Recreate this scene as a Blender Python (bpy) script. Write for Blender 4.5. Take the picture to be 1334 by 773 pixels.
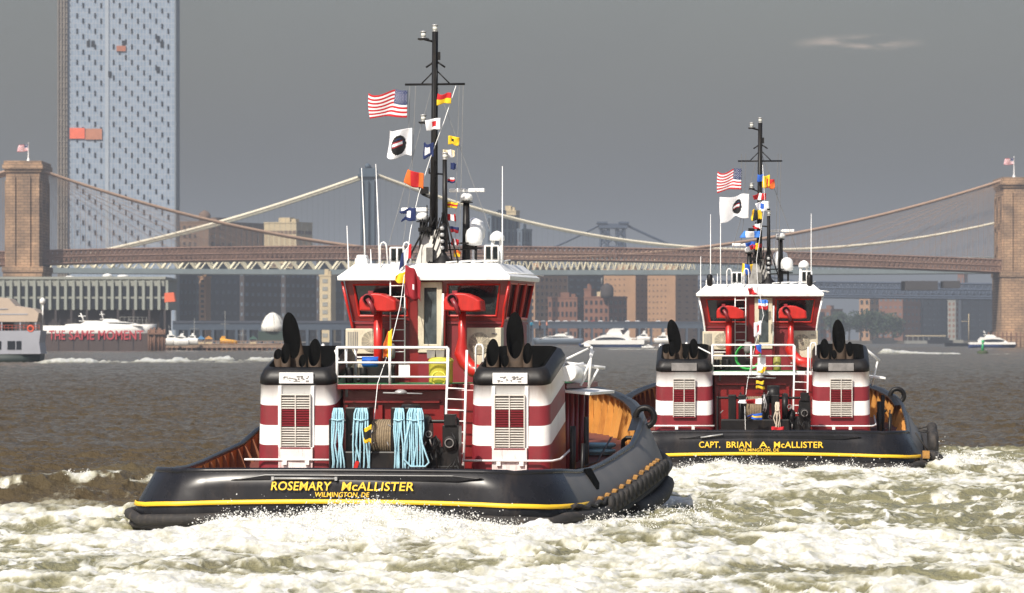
import bpy, bmesh, math, random
import numpy as np
from mathutils import Vector, Matrix
random.seed(7)
sc = bpy.context.scene
for o in list(bpy.data.objects): bpy.data.objects.remove(o)
C = sc.collection
R = math.radians
# ---------------------------------------------------------------- camera
F = 5750.0; CX = 667.0; HZ = 441.0; CH = 4.2          # focal length in photo pixels, centre column, horizon row, eye height (m)
cam = bpy.data.cameras.new('camera'); co = bpy.data.objects.new('camera', cam); C.objects.link(co); sc.camera = co
co.location = (0, 0, CH); co.rotation_euler = (R(90), 0, 0)
cam.sensor_width = 36; cam.lens = F / 1334 * 36; cam.shift_y = (HZ - 386.5) / 1334
cam.clip_start = 1; cam.clip_end = 30000
cam.dof.use_dof = True; cam.dof.focus_distance = 112; cam.dof.aperture_fstop = 4.0
# ---------------------------------------------------------------- world and sun
SUN_AZ, SUN_EL = -147.0, 44.0                          # clockwise from +Y
w = bpy.data.worlds.new('World'); sc.world = w; w.use_nodes = True
nt = w.node_tree; nt.nodes.clear()
sky = nt.nodes.new('ShaderNodeTexSky'); sky.sky_type = 'NISHITA'; sky.sun_disc = False
sky.sun_elevation = R(SUN_EL); sky.sun_rotation = R(SUN_AZ); sky.air_density = 1.6; sky.dust_density = 5.0; sky.ozone_density = 1.2
hs = nt.nodes.new('ShaderNodeHueSaturation'); hs.inputs['Saturation'].default_value = 0.8
bg = nt.nodes.new('ShaderNodeBackground'); bg.inputs[1].default_value = 0.098
out = nt.nodes.new('ShaderNodeOutputWorld')
nt.links.new(sky.outputs[0], hs.inputs['Color']); tn = nt.nodes.new('ShaderNodeMix'); tn.data_type = 'RGBA'; tn.blend_type = 'MULTIPLY'; tn.inputs[0].default_value = 1; tn.inputs[7].default_value = (.95, .98, 1.12, 1); nt.links.new(hs.outputs[0], tn.inputs[6]); 
tc = nt.nodes.new('ShaderNodeTexCoord')
def _cl(scale, loc, lo, hi, det=5):
    mp = nt.nodes.new('ShaderNodeMapping'); mp.inputs['Scale'].default_value = scale; mp.inputs['Location'].default_value = loc; nt.links.new(tc.outputs['Generated'], mp.inputs[0])
    nz = nt.nodes.new('ShaderNodeTexNoise'); nz.inputs['Scale'].default_value = 1; nz.inputs['Detail'].default_value = det; nt.links.new(mp.outputs[0], nz.inputs[0])
    mr = nt.nodes.new('ShaderNodeMapRange'); mr.interpolation_type = 'SMOOTHSTEP'; mr.inputs[1].default_value = lo; mr.inputs[2].default_value = hi; nt.links.new(nz.outputs['Fac'], mr.inputs[0]); return mr.outputs[0]
def _mx(a, b_col, fac, blend='MIX', k=1.0):
    q = nt.nodes.new('ShaderNodeMath'); q.operation = 'MULTIPLY'; q.inputs[1].default_value = k; nt.links.new(fac, q.inputs[0])
    mm = nt.nodes.new('ShaderNodeMix'); mm.data_type = 'RGBA'; mm.blend_type = blend; nt.links.new(q.outputs[0], mm.inputs[0]); nt.links.new(a, mm.inputs[6]); mm.inputs[7].default_value = (*b_col, 1); return mm.outputs[2]
_veil = _cl((6, 6, 14), (0, 0, 0), .35, .7)                         # broad thin veils of haze cloud
_s = _mx(tn.outputs[2], (.90, .90, .94), _veil, 'MULTIPLY')
_wd = Vector(((1118 - CX)/F, 1, (HZ - 57)/F)).normalized()             # direction of the small wisp
_sub = nt.nodes.new('ShaderNodeVectorMath'); _sub.operation = 'SUBTRACT'; nt.links.new(tc.outputs['Generated'], _sub.inputs[0]); _sub.inputs[1].default_value = _wd
_scl = nt.nodes.new('ShaderNodeVectorMath'); _scl.operation = 'MULTIPLY'; _scl.inputs[1].default_value = (66, 66, 430); nt.links.new(_sub.outputs[0], _scl.inputs[0])
_len = nt.nodes.new('ShaderNodeVectorMath'); _len.operation = 'LENGTH'; nt.links.new(_scl.outputs[0], _len.inputs[0])
_m1 = nt.nodes.new('ShaderNodeMapRange'); _m1.interpolation_type = 'SMOOTHSTEP'; _m1.inputs[1].default_value = 1.1; _m1.inputs[2].default_value = .2; nt.links.new(_len.outputs['Value'], _m1.inputs[0])
_nz = _cl((90, 90, 520), (3, 1, 2), .34, .66, 6); _mm = nt.nodes.new('ShaderNodeMath'); _mm.operation = 'MULTIPLY'; nt.links.new(_m1.outputs[0], _mm.inputs[0]); nt.links.new(_nz, _mm.inputs[1])
_s = _mx(_s, (2.9, 2.3, 2.1), _mm.outputs[0], 'MULTIPLY', 1.0)
nt.links.new(_s, bg.inputs[0]); nt.links.new(bg.outputs[0], out.inputs[0])
sun = bpy.data.lights.new('sun', 'SUN'); so = bpy.data.objects.new('sun', sun); C.objects.link(so)
sun.energy = 5.0; sun.angle = R(0.5); sun.color = (1, 0.93, 0.82)
_d = Vector((math.sin(R(SUN_AZ)) * math.cos(R(SUN_EL)), math.cos(R(SUN_AZ)) * math.cos(R(SUN_EL)), math.sin(R(SUN_EL))))
so.rotation_euler = (-_d).to_track_quat('-Z', 'Y').to_euler(); so.location = (-60, -60, 90)
sc.view_settings.view_transform = 'Standard'; sc.view_settings.look = 'None'; sc.view_settings.gamma = 1
sc.view_settings.exposure = 0.12
sc.render.engine = 'CYCLES'; sc.cycles.use_denoising = True
sc.cycles.max_bounces = 6; sc.cycles.volume_bounces = 0; sc.cycles.caustics_reflective = False; sc.cycles.caustics_refractive = False

# ---------------------------------------------------------------- helpers
def P(px, py, D): return Vector(((px - CX) / F * D, D, CH + (HZ - py) / F * D))
def XX(px, D): return (px - CX) / F * D
def ZZ(py, D): return CH + (HZ - py) / F * D

def lin(c):
    if isinstance(c, str):
        c = tuple(int(c[i:i+2], 16) / 255 for i in (0, 2, 4))
        return tuple(x / 12.92 if x < .04045 else ((x + .055) / 1.055) ** 2.4 for x in c)
    return c
def mat(name, col, rough=.5, var=.12, scale=3.0, metal=0, bump=0, coat=0, stain=None, stain_amt=.35, spec=.5, streak=False, objc=True):
    """painted / raw surface: base colour with worn variation, roughness variation and slight bump"""
    m = bpy.data.materials.new(name); m.use_nodes = True; n = m.node_tree; b = n.nodes['Principled BSDF']
    col = lin(col)
    tc = n.nodes.new('ShaderNodeTexCoord'); mp = n.nodes.new('ShaderNodeMapping')
    n.links.new(tc.outputs['Object'], mp.inputs[0])
    if streak: mp.inputs['Scale'].default_value = (1, 1, .18)
    t = n.nodes.new('ShaderNodeTexNoise'); t.inputs['Scale'].default_value = scale; t.inputs['Detail'].default_value = 7; t.inputs['Roughness'].default_value = .62
    n.links.new(mp.outputs[0], t.inputs[0])
    r = n.nodes.new('ShaderNodeValToRGB'); e = r.color_ramp.elements
    e[0].position = .3; e[1].position = .7
    e[0].color = (*[c * (1 - var) for c in col], 1); e[1].color = (*[min(1, c * (1 + var)) for c in col], 1)
    n.links.new(t.outputs['Fac'], r.inputs[0]); last = r.outputs[0]
    if stain is not None:
        t2 = n.nodes.new('ShaderNodeTexNoise'); t2.inputs['Scale'].default_value = scale * 1.7; t2.inputs['Detail'].default_value = 9; t2.inputs['Roughness'].default_value = .7
        mp2 = n.nodes.new('ShaderNodeMapping'); mp2.inputs['Scale'].default_value = (1, 1, .25); mp2.inputs['Location'].default_value = (3, 7, 1)
        n.links.new(tc.outputs['Object'], mp2.inputs[0]); n.links.new(mp2.outputs[0], t2.inputs[0])
        r2 = n.nodes.new('ShaderNodeValToRGB'); r2.color_ramp.elements[0].position = .52; r2.color_ramp.elements[1].position = .68
        r2.color_ramp.elements[1].color = (stain_amt, stain_amt, stain_amt, 1)
        n.links.new(t2.outputs['Fac'], r2.inputs[0])
        mx = n.nodes.new('ShaderNodeMix'); mx.data_type = 'RGBA'
        n.links.new(r2.outputs[0], mx.inputs[0]); n.links.new(last, mx.inputs[6]); mx.inputs[7].default_value = (*lin(stain), 1)
        last = mx.outputs[2]
    n.links.new(last, b.inputs['Base Color'])
    mr = n.nodes.new('ShaderNodeMapRange'); mr.inputs[3].default_value = max(.02, rough - .1); mr.inputs[4].default_value = min(1, rough + .12)
    n.links.new(t.outputs['Fac'], mr.inputs[0]); n.links.new(mr.outputs[0], b.inputs['Roughness'])
    b.inputs['Metallic'].default_value = metal; b.inputs['Specular IOR Level'].default_value = spec
    if coat: b.inputs['Coat Weight'].default_value = coat; b.inputs['Coat Roughness'].default_value = .12
    if bump:
        bp = n.nodes.new('ShaderNodeBump'); bp.inputs['Strength'].default_value = bump; bp.inputs['Distance'].default_value = .03
        n.links.new(t.outputs['Fac'], bp.inputs['Height']); n.links.new(bp.outputs[0], b.inputs['Normal'])
    return m

class MB:
    def __init__(s): s.v = []; s.f = []; s.mi = []; s.sm = []
    def add(s, vs, fs, mi=0, sm=False):
        k = len(s.v); s.v += [tuple(p) for p in vs]
        for f in fs: s.f.append(tuple(i + k for i in f)); s.mi.append(mi); s.sm.append(sm)
        return s
    def box(s, x0, x1, y0, y1, z0, z1, mi=0, rot=0, piv=None, tilt=None):
        x0, x1 = min(x0, x1), max(x0, x1); y0, y1 = min(y0, y1), max(y0, y1); z0, z1 = min(z0, z1), max(z0, z1)
        vs = [Vector((x, y, z)) for z in (z0, z1) for y in (y0, y1) for x in (x0, x1)]
        c = Vector(((x0+x1)/2, (y0+y1)/2, (z0+z1)/2)) if piv is None else Vector(piv)
        if rot: vs = [c + Matrix.Rotation(rot, 3, 'Z') @ (v - c) for v in vs]
        if tilt: vs = [c + Matrix.Rotation(tilt[1], 3, tilt[0]) @ (v - c) for v in vs]
        return s.add(vs, [(0,2,3,1), (4,5,7,6), (0,1,5,4), (2,6,7,3), (0,4,6,2), (1,3,7,5)], mi)
    def tube(s, pts, r, n=8, mi=0, cap=True, sm=True, rs=None):
        pts = [Vector(p) for p in pts]; m = len(pts)
        rs = rs or [r] * m
        t0 = (pts[1] - pts[0]).normalized()
        up = Vector((0, 0, 1)) if abs(t0.z) < .9 else Vector((1, 0, 0))
        nx = t0.cross(up).normalized(); vs = []
        for i, p in enumerate(pts):
            if i == 0: t = pts[1] - pts[0]
            elif i == m - 1: t = pts[-1] - pts[-2]
            else: t = (pts[i+1] - p).normalized() + (p - pts[i-1]).normalized()
            if t.length < 1e-9: t = t0
            t = t.normalized(); nx = (nx - t * nx.dot(t)).normalized(); ny = t.cross(nx)
            for k in range(n):
                a = 2 * math.pi * k / n; vs.append(p + (nx * math.cos(a) + ny * math.sin(a)) * rs[i])
        fs = [(i*n + k, i*n + (k+1) % n, (i+1)*n + (k+1) % n, (i+1)*n + k) for i in range(m-1) for k in range(n)]
        s.add(vs, fs, mi, sm)
        if cap: s.add([vs[k] for k in range(n)], [tuple(range(n-1, -1, -1))], mi); s.add(vs[-n:], [tuple(range(n))], mi)
        return s
    def lathe(s, c, prof, n=20, mi=0, axis='Z', sm=True):
        """prof: [(r, h)...] revolved round axis through c"""
        c = Vector(c); vs = []
        for r, h in prof:
            for k in range(n):
                a = 2 * math.pi * k / n; x, y = r * math.cos(a), r * math.sin(a)
                vs.append(c + (Vector((x, y, h)) if axis == 'Z' else Vector((h, x, y)) if axis == 'X' else Vector((x, h, y))))
        m = len(prof)
        fs = [(i*n + k, i*n + (k+1) % n, (i+1)*n + (k+1) % n, (i+1)*n + k) for i in range(m-1) for k in range(n)]
        fs += [tuple(range(n-1, -1, -1)), tuple((m-1)*n + k for k in range(n))]
        return s.add(vs, fs, mi, sm)
    def prism(s, poly, z0, z1, mi=0, axis='Z'):
        n = len(poly); g = (lambda a, b, h: (a, b, h)) if axis == 'Z' else (lambda a, b, h: (a, h, b)) if axis == 'Y' else (lambda a, b, h: (h, a, b))
        vs = [g(a, b, z0) for a, b in poly] + [g(a, b, z1) for a, b in poly]
        fs = [tuple(range(n-1, -1, -1)), tuple(range(n, 2*n))] + [(k, (k+1) % n, n + (k+1) % n, n + k) for k in range(n)]
        return s.add(vs, fs, mi)
    def torus(s, c, Rr, r, axis='Y', n=24, k=8, mi=0, squash=1):
        c = Vector(c); vs = []
        for i in range(n):
            a = 2 * math.pi * i / n
            for j in range(k):
                b = 2 * math.pi * j / k; q = Rr + r * math.cos(b); h = r * math.sin(b) * squash
                u, v_ = q * math.cos(a), q * math.sin(a)
                vs.append(c + (Vector((u, h, v_)) if axis == 'Y' else Vector((h, u, v_)) if axis == 'X' else Vector((u, v_, h))))
        fs = [(i*k + j, i*k + (j+1) % k, ((i+1) % n)*k + (j+1) % k, ((i+1) % n)*k + j) for i in range(n) for j in range(k)]
        return s.add(vs, fs, mi, True)
    def grid(s, rows, mi=0, sm=True, closed=False):
        """rows: equal-length lists of points"""
        n = len(rows[0]); vs = [p for r_ in rows for p in r_]
        e = n if closed else n - 1
        fs = [(i*n + k, i*n + (k+1) % n, (i+1)*n + (k+1) % n, (i+1)*n + k) for i in range(len(rows)-1) for k in range(e)]
        return s.add(vs, fs, mi, sm)
    def build(s, name, mats, parent=None, bevel=0, label=None, cat=None, group=None, kind=None, xf=None, recentre=None, fixn=True):
        me = bpy.data.meshes.new(name); me.from_pydata(s.v, [], s.f)
        if not isinstance(mats, (list, tuple)): mats = [mats]
        for m in mats: me.materials.append(m)
        me.polygons.foreach_set('material_index', s.mi); me.polygons.foreach_set('use_smooth', s.sm)
        if fixn and len(s.f) < 60000:
            bm = bmesh.new(); bm.from_mesh(me); bmesh.ops.remove_doubles(bm, verts=bm.verts, dist=1e-5)
            bmesh.ops.delete(bm, geom=[v for v in bm.verts if not v.link_faces], context='VERTS'); bmesh.ops.recalc_face_normals(bm, faces=bm.faces); bm.to_mesh(me); bm.free()
        o = bpy.data.objects.new(name, me); C.objects.link(o)
        if recentre is None: recentre = parent is None and kind is None
        if recentre and len(s.v):
            a = np.array([v.co for v in me.vertices]); c = Vector(((a[:,0].min()+a[:,0].max())/2, (a[:,1].min()+a[:,1].max())/2, a[:,2].min()))
            me.transform(Matrix.Translation(-c))
            o.location = (xf @ c) if xf is not None else c
            if xf is not None: o.rotation_euler = xf.to_euler()
        elif xf is not None: o.matrix_world = xf
        if parent is not None: o.parent = parent
        if bevel:
            b = o.modifiers.new('b', 'BEVEL'); b.width = bevel; b.segments = 2; b.limit_method = 'ANGLE'; b.angle_limit = R(40)
        tag(o, label, cat, group, kind)
        return o
def tag(o, label=None, cat=None, group=None, kind=None):
    if label: o['label'] = label
    if cat: o['category'] = cat
    if group: o['group'] = group
    if kind: o['kind'] = kind
    return o
def thing(name, label, cat, loc=(0,0,0), rz=0, group=None):
    o = bpy.data.objects.new(name, None); C.objects.link(o); o.location = loc; o.rotation_euler = (0, 0, rz); o.empty_display_size = .5
    return tag(o, label, cat, group)
def inst(src, name, parent, loc):
    o = src.copy(); o.name = name; o.parent = parent; o.location = loc; C.objects.link(o); return o
def wallgrid(mb, p00, p10, p11, p01, holes, th=.06, mi=0):
    """wall panel p00..p01 (bilinear), holes in (u0,u1,v0,v1); thickness th away from the normal"""
    p00, p10, p11, p01 = map(Vector, (p00, p10, p11, p01))
    nrm = (p10 - p00).cross(p01 - p00).normalized()
    us = sorted({0, 1, *[h[0] for h in holes], *[h[1] for h in holes]}); vs_ = sorted({0, 1, *[h[2] for h in holes], *[h[3] for h in holes]})
    B = lambda u, v: p00*(1-u)*(1-v) + p10*u*(1-v) + p11*u*v + p01*(1-u)*v
    for i in range(len(us)-1):
        for j in range(len(vs_)-1):
            u, v = (us[i]+us[i+1])/2, (vs_[j]+vs_[j+1])/2
            if any(h[0] < u < h[1] and h[2] < v < h[3] for h in holes): continue
            q = [B(us[i], vs_[j]), B(us[i+1], vs_[j]), B(us[i+1], vs_[j+1]), B(us[i], vs_[j+1])]
            mb.add(q + [p - nrm*th for p in q], [(0,1,2,3), (7,6,5,4), (0,4,5,1), (1,5,6,2), (2,6,7,3), (3,7,4,0)], mi)
    return B, nrm

def text_mesh(body, size, bold=.0, extrude=.01, spacing=1.0, shear=0.0, align='CENTER'):
    cu = bpy.data.curves.new('lettering', 'FONT'); cu.body = body; cu.size = size; cu.offset = bold; cu.extrude = extrude; cu.space_character = spacing; cu.shear = shear
    cu.align_x = align; cu.resolution_u = 3
    to = bpy.data.objects.new('lettering', cu); C.objects.link(to); bpy.context.view_layer.update()
    me = bpy.data.meshes.new_from_object(to); bpy.data.objects.remove(to)
    return me

# numpy noise
def _h(ix, iy, seed):
    n = (ix.astype(np.int64) * 374761393 + iy.astype(np.int64) * 668265263 + seed * 982451653) & 0x7fffffff
    n = ((n ^ (n >> 13)) * 1274126177) & 0x7fffffff
    return ((n ^ (n >> 16)) & 0xffff).astype(np.float32) / 65535.0
def vnoise(x, y, seed=0):
    ix = np.floor(x); iy = np.floor(y); fx = (x - ix).astype(np.float32); fy = (y - iy).astype(np.float32)
    fx = fx*fx*fx*(fx*(fx*6-15)+10); fy = fy*fy*fy*(fy*(fy*6-15)+10)
    a = _h(ix, iy, seed); b = _h(ix+1, iy, seed); c = _h(ix, iy+1, seed); d = _h(ix+1, iy+1, seed)
    return a + (b-a)*fx + (c-a)*fy + (a-b-c+d)*fx*fy
def fbm(x, y, seed=0, octv=5, gain=.5, ridged=False):
    s = 0; a = 1; t = 0; c_, s_ = math.cos(.6), math.sin(.6)
    for i in range(octv):
        n = vnoise(x, y, seed + i * 17)
        if ridged: n = 1 - np.abs(2*n - 1)
        s = s + a*n; t += a; a *= gain; x, y = (x*c_ - y*s_)*2.03 + 11.3, (x*s_ + y*c_)*2.03 + 5.7
    return s / t
def sstep(a, b, x): t = np.clip((x-a)/(b-a), 0, 1); return t*t*(3-2*t)
# ---------------------------------------------------------------- where the two tugs lie (used by the wake as well)
T1 = (Vector((XX(450, 99), 99, 0)), R(-10.0)); T2 = (Vector((XX(991, 140), 140, 0)), R(-3.2))
def rel(x, y, T):
    c, s = math.cos(-T[1]), math.sin(-T[1]); dx, dy = x - T[0].x, y - T[0].y
    return dx*c - dy*s, dx*s + dy*c
# ---------------------------------------------------------------- water: one sheet, real waves near, bump far
HW = ([-1, 0, .5, 1.2, 3, 12, 14, 16, 18, 20, 22, 23.5, 25, 26], [4.6, 4.7, 4.95, 5.2, 5.3, 5.4, 5.1, 4.7, 4.1, 3.4, 2.5, 1.7, .1, -1])
def make_water():
    t = [-60, 0, 30, 45]
    t += list(np.arange(56, 165, .085)); t += list(np.arange(165, 320, .32)); q = 320.
    while q < 1300: t.append(q); q += min(3.2, .32*(q/320)**2.4)
    t += list(np.geomspace(1302, 12000, 90)); D = np.array(t)
    s = np.concatenate([-np.geomspace(.9, .135, 40), np.linspace(-.13, .13, 820), np.geomspace(.135, .9, 40)])
    De = np.maximum(D, 56)
    X = (s[None, :] * De[:, None]).astype(np.float64); Y = np.repeat(D[:, None], len(s), 1).astype(np.float64)
    x, y = X.ravel(), Y.ravel()
    x1, y1 = rel(x, y, T1); x2, y2 = rel(x, y, T2)
    # chop
    rnd = random.Random(3); z = np.zeros_like(x); fall = 1 / (1 + (np.maximum(y, 60) / 1800) ** 2)
    wx = x + 1.2 * (fbm(x/5, y/5, 5, 3) - .5); wy = y + 1.2 * (fbm(x/5, y/5, 9, 3) - .5)
    ch = fbm(wx/2.6, wy/1.7, 21, 5, .52, True) - .6
    ch2 = fbm(wx/9, wy/6, 31, 3, .5) - .5
    z += (.55 * ch + .36 * ch2 + .22 * (fbm(x/1.1, y/.8, 25, 4, .55, True) - .6)) * np.clip(fall, 0, 1)
    # foamy water: everything behind the tugs
    edge = np.where(x < 1, 106 + .0*x, 106 + 46 * sstep(1, 4.5, x)) + 9 * (fbm(x/4, y/14, 41, 4) - .5) + np.where(x < -6, -(x+6)*.35, 0)
    edge = edge + 10 * sstep(13, 18, x)
    m = sstep(2.5, -2.5, y - edge)
    beh1 = np.exp(-((y1 + 1.9) / 2.2) ** 2) * sstep(6.0, 4.2, np.abs(x1)) * sstep(.35, -.35, y1)
    beh2 = np.exp(-((y2 + 2.2) / 2.8) ** 2) * sstep(6.0, 4.4, np.abs(x2)) * sstep(.35, -.35, y2)
    side1 = np.exp(-((np.abs(x1) - 6.6) / 1.2) ** 2) * sstep(-1, 1, y1) * sstep(18, 2, y1)
    side2 = np.exp(-((np.abs(x2) - 6.4) / 1.6) ** 2) * sstep(-2, 1, y2) * sstep(16, 6, y2)
    ins1 = sstep(.25, -.35, np.maximum(np.abs(x1) - np.interp(y1, *HW), -(y1 + .15))) * (y1 < 26) * (y1 > -3)
    ins2 = sstep(.25, -.35, np.maximum(np.abs(x2) - np.interp(y2, *HW), -(y2 + .15))) * (y2 < 26) * (y2 > -3)
    ins = np.clip(ins1 + ins2, 0, 1)
    wfx = x + 1.5 * (fbm(x/2.2, y/3, 51, 4) - .5) * 2; wfy = y + 2.5 * (fbm(x/2.2, y/3, 57, 4) - .5) * 2
    big = fbm(wfx/3.6, wfy/4.4, 61, 4, .5)
    rid = fbm(wfx/1.9, wfy/2.1, 67, 5, .55, True)
    mid = fbm(x/.62, y/.8, 71, 4, .6)
    fine = fbm(x/.16, y/.22, 73, 3, .6)
    near = sstep(170, 110, y)
    turb = m * near
    zf = .34 * (big - .5) + .30 * (rid - .6) + .13 * (mid - .5) + .04 * (fine - .5) - .13
    # rolling fronts that run across the wake
    fr = np.sin((y + .25*x + 3.0*(fbm(x/6, y/9, 81, 3) - .5)) * 2*math.pi / 7.5)
    zf += .10 * fr
    z = z * (1 - .55*turb) + turb * zf
    lump1 = .22 + .65 * fbm(x1/1.5, y1/2, 91, 4, .55) + .60*np.exp(-((x1 - .8)/1.8)**2) + .10*np.exp(-((x1-3.6)/1.0)**2) - .75 * sstep(-2.2, -4.0, x1)
    lump2 = .02 + .65 * fbm(x2/1.6, y2/2, 95, 4, .55) + .32*np.exp(-((x2 + .5)/1.3)**2) + .28*np.exp(-((x2-2.3)/1.1)**2)
    z += .44 * beh1 * lump1 + .42 * beh2 * lump2
    z += .16 * side1 * rid + .34 * side2 * (rid + .1)
    # the tall stern wave on the left, clean on its face and breaking along the crest
    cy = 117 + .55 * (x + 9) + 1.0 * (fbm(x/3, y/9, 101, 3) - .5)
    gate = sstep(-4.5, -8, x) * (.25 + .75*sstep(-19, -11, x))
    dcr = y - cy
    cr = np.exp(-(dcr / np.where(dcr < 0, 2.0, 2.8)) ** 2) * gate
    z += .66 * cr * (.75 + .5 * fbm(x/2, y/5, 103, 3))
    # second, lower waves
    cy2 = 127 + .5*(x + 9); z += .22 * np.exp(-((y - cy2)/2.2)**2) * sstep(-5, -9, x)
    dkr = y - (118 + .2*(x - 12)); z += .18 * np.exp(-(dkr/1.6)**2) * sstep(3.5, 8, x)
    z = z * (1 - ins) + ins * -.55
    # foam amount
    dens = .165 + .34 * (fbm(x/5.5, y/13, 111, 3) - .5) * 2
    rightside = sstep(4.5, 8, x) * sstep(92, 104, y)
    dens = dens - .02 * rightside + .42 * (beh1 + beh2) + .10 * sstep(100, 92, y)*sstep(80, 90, y)
    nn = .45 * rid + .35 * mid + .20 * fine + .35 * (big - .5) + .25*zf
    f = sstep(.60, .90, nn + dens - .02) * m
    st = fbm(wfx/1.5 + .35*wfy, wfy/5.5, 141, 5, .6, True); st2 = fbm(wfx/.8 - .2*wfy, wfy/3.0, 147, 4, .6, True)
    f = np.maximum(f, m * (.85*sstep(.70, .84, st) + .6*sstep(.72, .86, st2)) * (.6 + .8*mid))
    f = np.maximum(f, np.clip((beh1 * lump1 + beh2 * lump2) * 1.35 - .25 + .9*(mid - .5), 0, 1))
    f = np.maximum(f, sstep(.55, .9, side1 * rid * 1.1) * .9); f = np.maximum(f, sstep(.5, .8, side2 * (rid + .3)))
    cf = np.exp(-((dcr + .9) / .55) ** 2) * gate * sstep(.50, .66, fbm(x/.7, y/1.2, 113, 5, .62))
    cfs = np.exp(-((dcr + 2.6) / 1.6) ** 2) * gate * sstep(.50, .66, fbm(x/.5, y/1.4, 115, 5, .65))
    f = np.maximum(f, np.maximum(.8*cf, .15*cfs))
    # ferry wake, far left, and a boat wake far right
    fw = np.exp(-((y - (735 + 10*np.sin(x/9))) / 15) ** 2) * sstep(-80, -74, x) * sstep(-38, -62, x) * sstep(.32, .6, fbm(x/3, y/22, 121, 4))
    fw += np.exp(-((y - 800) / 10) ** 2) * sstep(-80, -60, x) * sstep(-30, -50, x) * sstep(.45, .6, fbm(x/4, y/22, 123, 4))
    fw2 = np.exp(-((y - 1150) / 26) ** 2) * sstep(92, 98, x) * sstep(142, 112, x) * sstep(.38, .6, fbm(x/5, y/40, 127, 4))
    fw3 = np.exp(-((y - 1700) / 40) ** 2) * sstep(34, 40, x) * sstep(70, 52, x)
    z += .9 * fw + 1.2 * fw2 * np.exp(-((x-98)/6)**2) + .35*fw2
    f = np.clip(np.maximum(f, np.clip((fw + fw2 + .6*fw3) * 1.3, 0, 1)), 0, 1)
    aer = np.clip(m * .95 + .08*cr + .5*side1 + side2, 0, 1) * np.clip(.55 + .9 * (fbm(x/3, y/5, 131, 3)), 0, 1)
    far = sstep(12000, 5000, y)
    nr, nc = X.shape
    co_ = np.empty((nr*nc, 3), np.float32); co_[:, 0] = x; co_[:, 1] = y; co_[:, 2] = z
    i = np.arange(nr - 1)[:, None] * nc + np.arange(nc - 1)[None, :]
    q = np.stack([i, i + 1, i + nc + 1, i + nc], -1).reshape(-1, 4).astype(np.int32)
    me = bpy.data.meshes.new('water'); me.vertices.add(nr*nc); me.vertices.foreach_set('co', co_.ravel())
    me.loops.add(q.size); me.loops.foreach_set('vertex_index', q.ravel())
    me.polygons.add(len(q)); me.polygons.foreach_set('loop_start', np.arange(0, q.size, 4, dtype=np.int32)); me.polygons.foreach_set('loop_total', np.full(len(q), 4, np.int32))
    me.polygons.foreach_set('use_smooth', np.ones(len(q), bool))
    for nm, ar in (('foam', f), ('aerated', aer)):
        a = me.attributes.new(nm, 'FLOAT', 'POINT'); a.data.foreach_set('value', ar.astype(np.float32))
    me.update(); o = bpy.data.objects.new('water', me); C.objects.link(o); o['kind'] = 'structure'
    m_ = bpy.data.materials.new('river_water'); m_.use_nodes = True; n = m_.node_tree; b = n.nodes['Principled BSDF']; L = n.links.new
    outn = n.nodes['Material Output']
    geo = n.nodes.new('ShaderNodeNewGeometry')
    def attr(nm): a = n.nodes.new('ShaderNodeAttribute'); a.attribute_name = nm; return a.outputs['Fac']
    def noise(sc_, det, rough=.6, scale=(1,1,1)):
        mp = n.nodes.new('ShaderNodeMapping'); mp.inputs['Scale'].default_value = scale; L(geo.outputs['Position'], mp.inputs[0])
        t_ = n.nodes.new('ShaderNodeTexNoise'); t_.inputs['Scale'].default_value = sc_; t_.inputs['Detail'].default_value = det; t_.inputs['Roughness'].default_value = rough; L(mp.outputs[0], t_.inputs[0]); return t_.outputs['Fac']
    mixc = n.nodes.new('ShaderNodeMix'); mixc.data_type = 'RGBA'; L(attr('aerated'), mixc.inputs[0])
    mixc.inputs[6].default_value = (.074, .055, .030, 1); mixc.inputs[7].default_value = (.21, .20, .115, 1)
    L(mixc.outputs[2], b.inputs['Base Color']); b.inputs['Roughness'].default_value = .16; b.inputs['IOR'].default_value = 1.33; b.inputs['Specular IOR Level'].default_value = .11
    nz = noise(1.1, 6, .65, (1, .6, 1)); nz2 = noise(5, 4, .6)
    ad = n.nodes.new('ShaderNodeMath'); ad.operation = 'MULTIPLY_ADD'; L(nz2, ad.inputs[0]); ad.inputs[1].default_value = .25; L(nz, ad.inputs[2])
    bp = n.nodes.new('ShaderNodeBump'); bp.inputs['Strength'].default_value = .7; bp.inputs['Distance'].default_value = .38; L(ad.outputs[0], bp.inputs['Height']); L(bp.outputs[0], b.inputs['Normal'])
    foam = n.nodes.new('ShaderNodeBsdfPrincipled'); foam.inputs['Roughness'].default_value = .35; foam.inputs['Specular IOR Level'].default_value = .5
    cr_ = n.nodes.new('ShaderNodeValToRGB'); cr_.color_ramp.elements[0].color = (.37, .35, .24, 1); cr_.color_ramp.elements[1].color = (.74, .735, .69, 1); cr_.color_ramp.elements[0].position = .50; cr_.color_ramp.elements[1].position = .80; _e = cr_.color_ramp.elements.new(.66); _e.color = (.54, .525, .42, 1)
    fz = noise(2.4, 9, .72, (1, .45, 1)); fz2 = n.nodes.new('ShaderNodeMath'); fz2.operation = 'MULTIPLY_ADD'; L(attr('foam'), fz2.inputs[0]); fz2.inputs[1].default_value = .26; L(fz, fz2.inputs[2]); L(fz2.outputs[0], cr_.inputs[0]); L(cr_.outputs[0], foam.inputs['Base Color'])
    fb = noise(14, 6, .7); bp2 = n.nodes.new('ShaderNodeBump'); foam.inputs['Subsurface Weight'].default_value = .7; foam.inputs['Subsurface Radius'].default_value = (1, 1, .8); foam.inputs['Subsurface Scale'].default_value = .12; bp2.inputs['Strength'].default_value = .4; bp2.inputs['Distance'].default_value = .05; L(fb, bp2.inputs['Height']); L(bp2.outputs[0], foam.inputs['Normal'])
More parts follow.
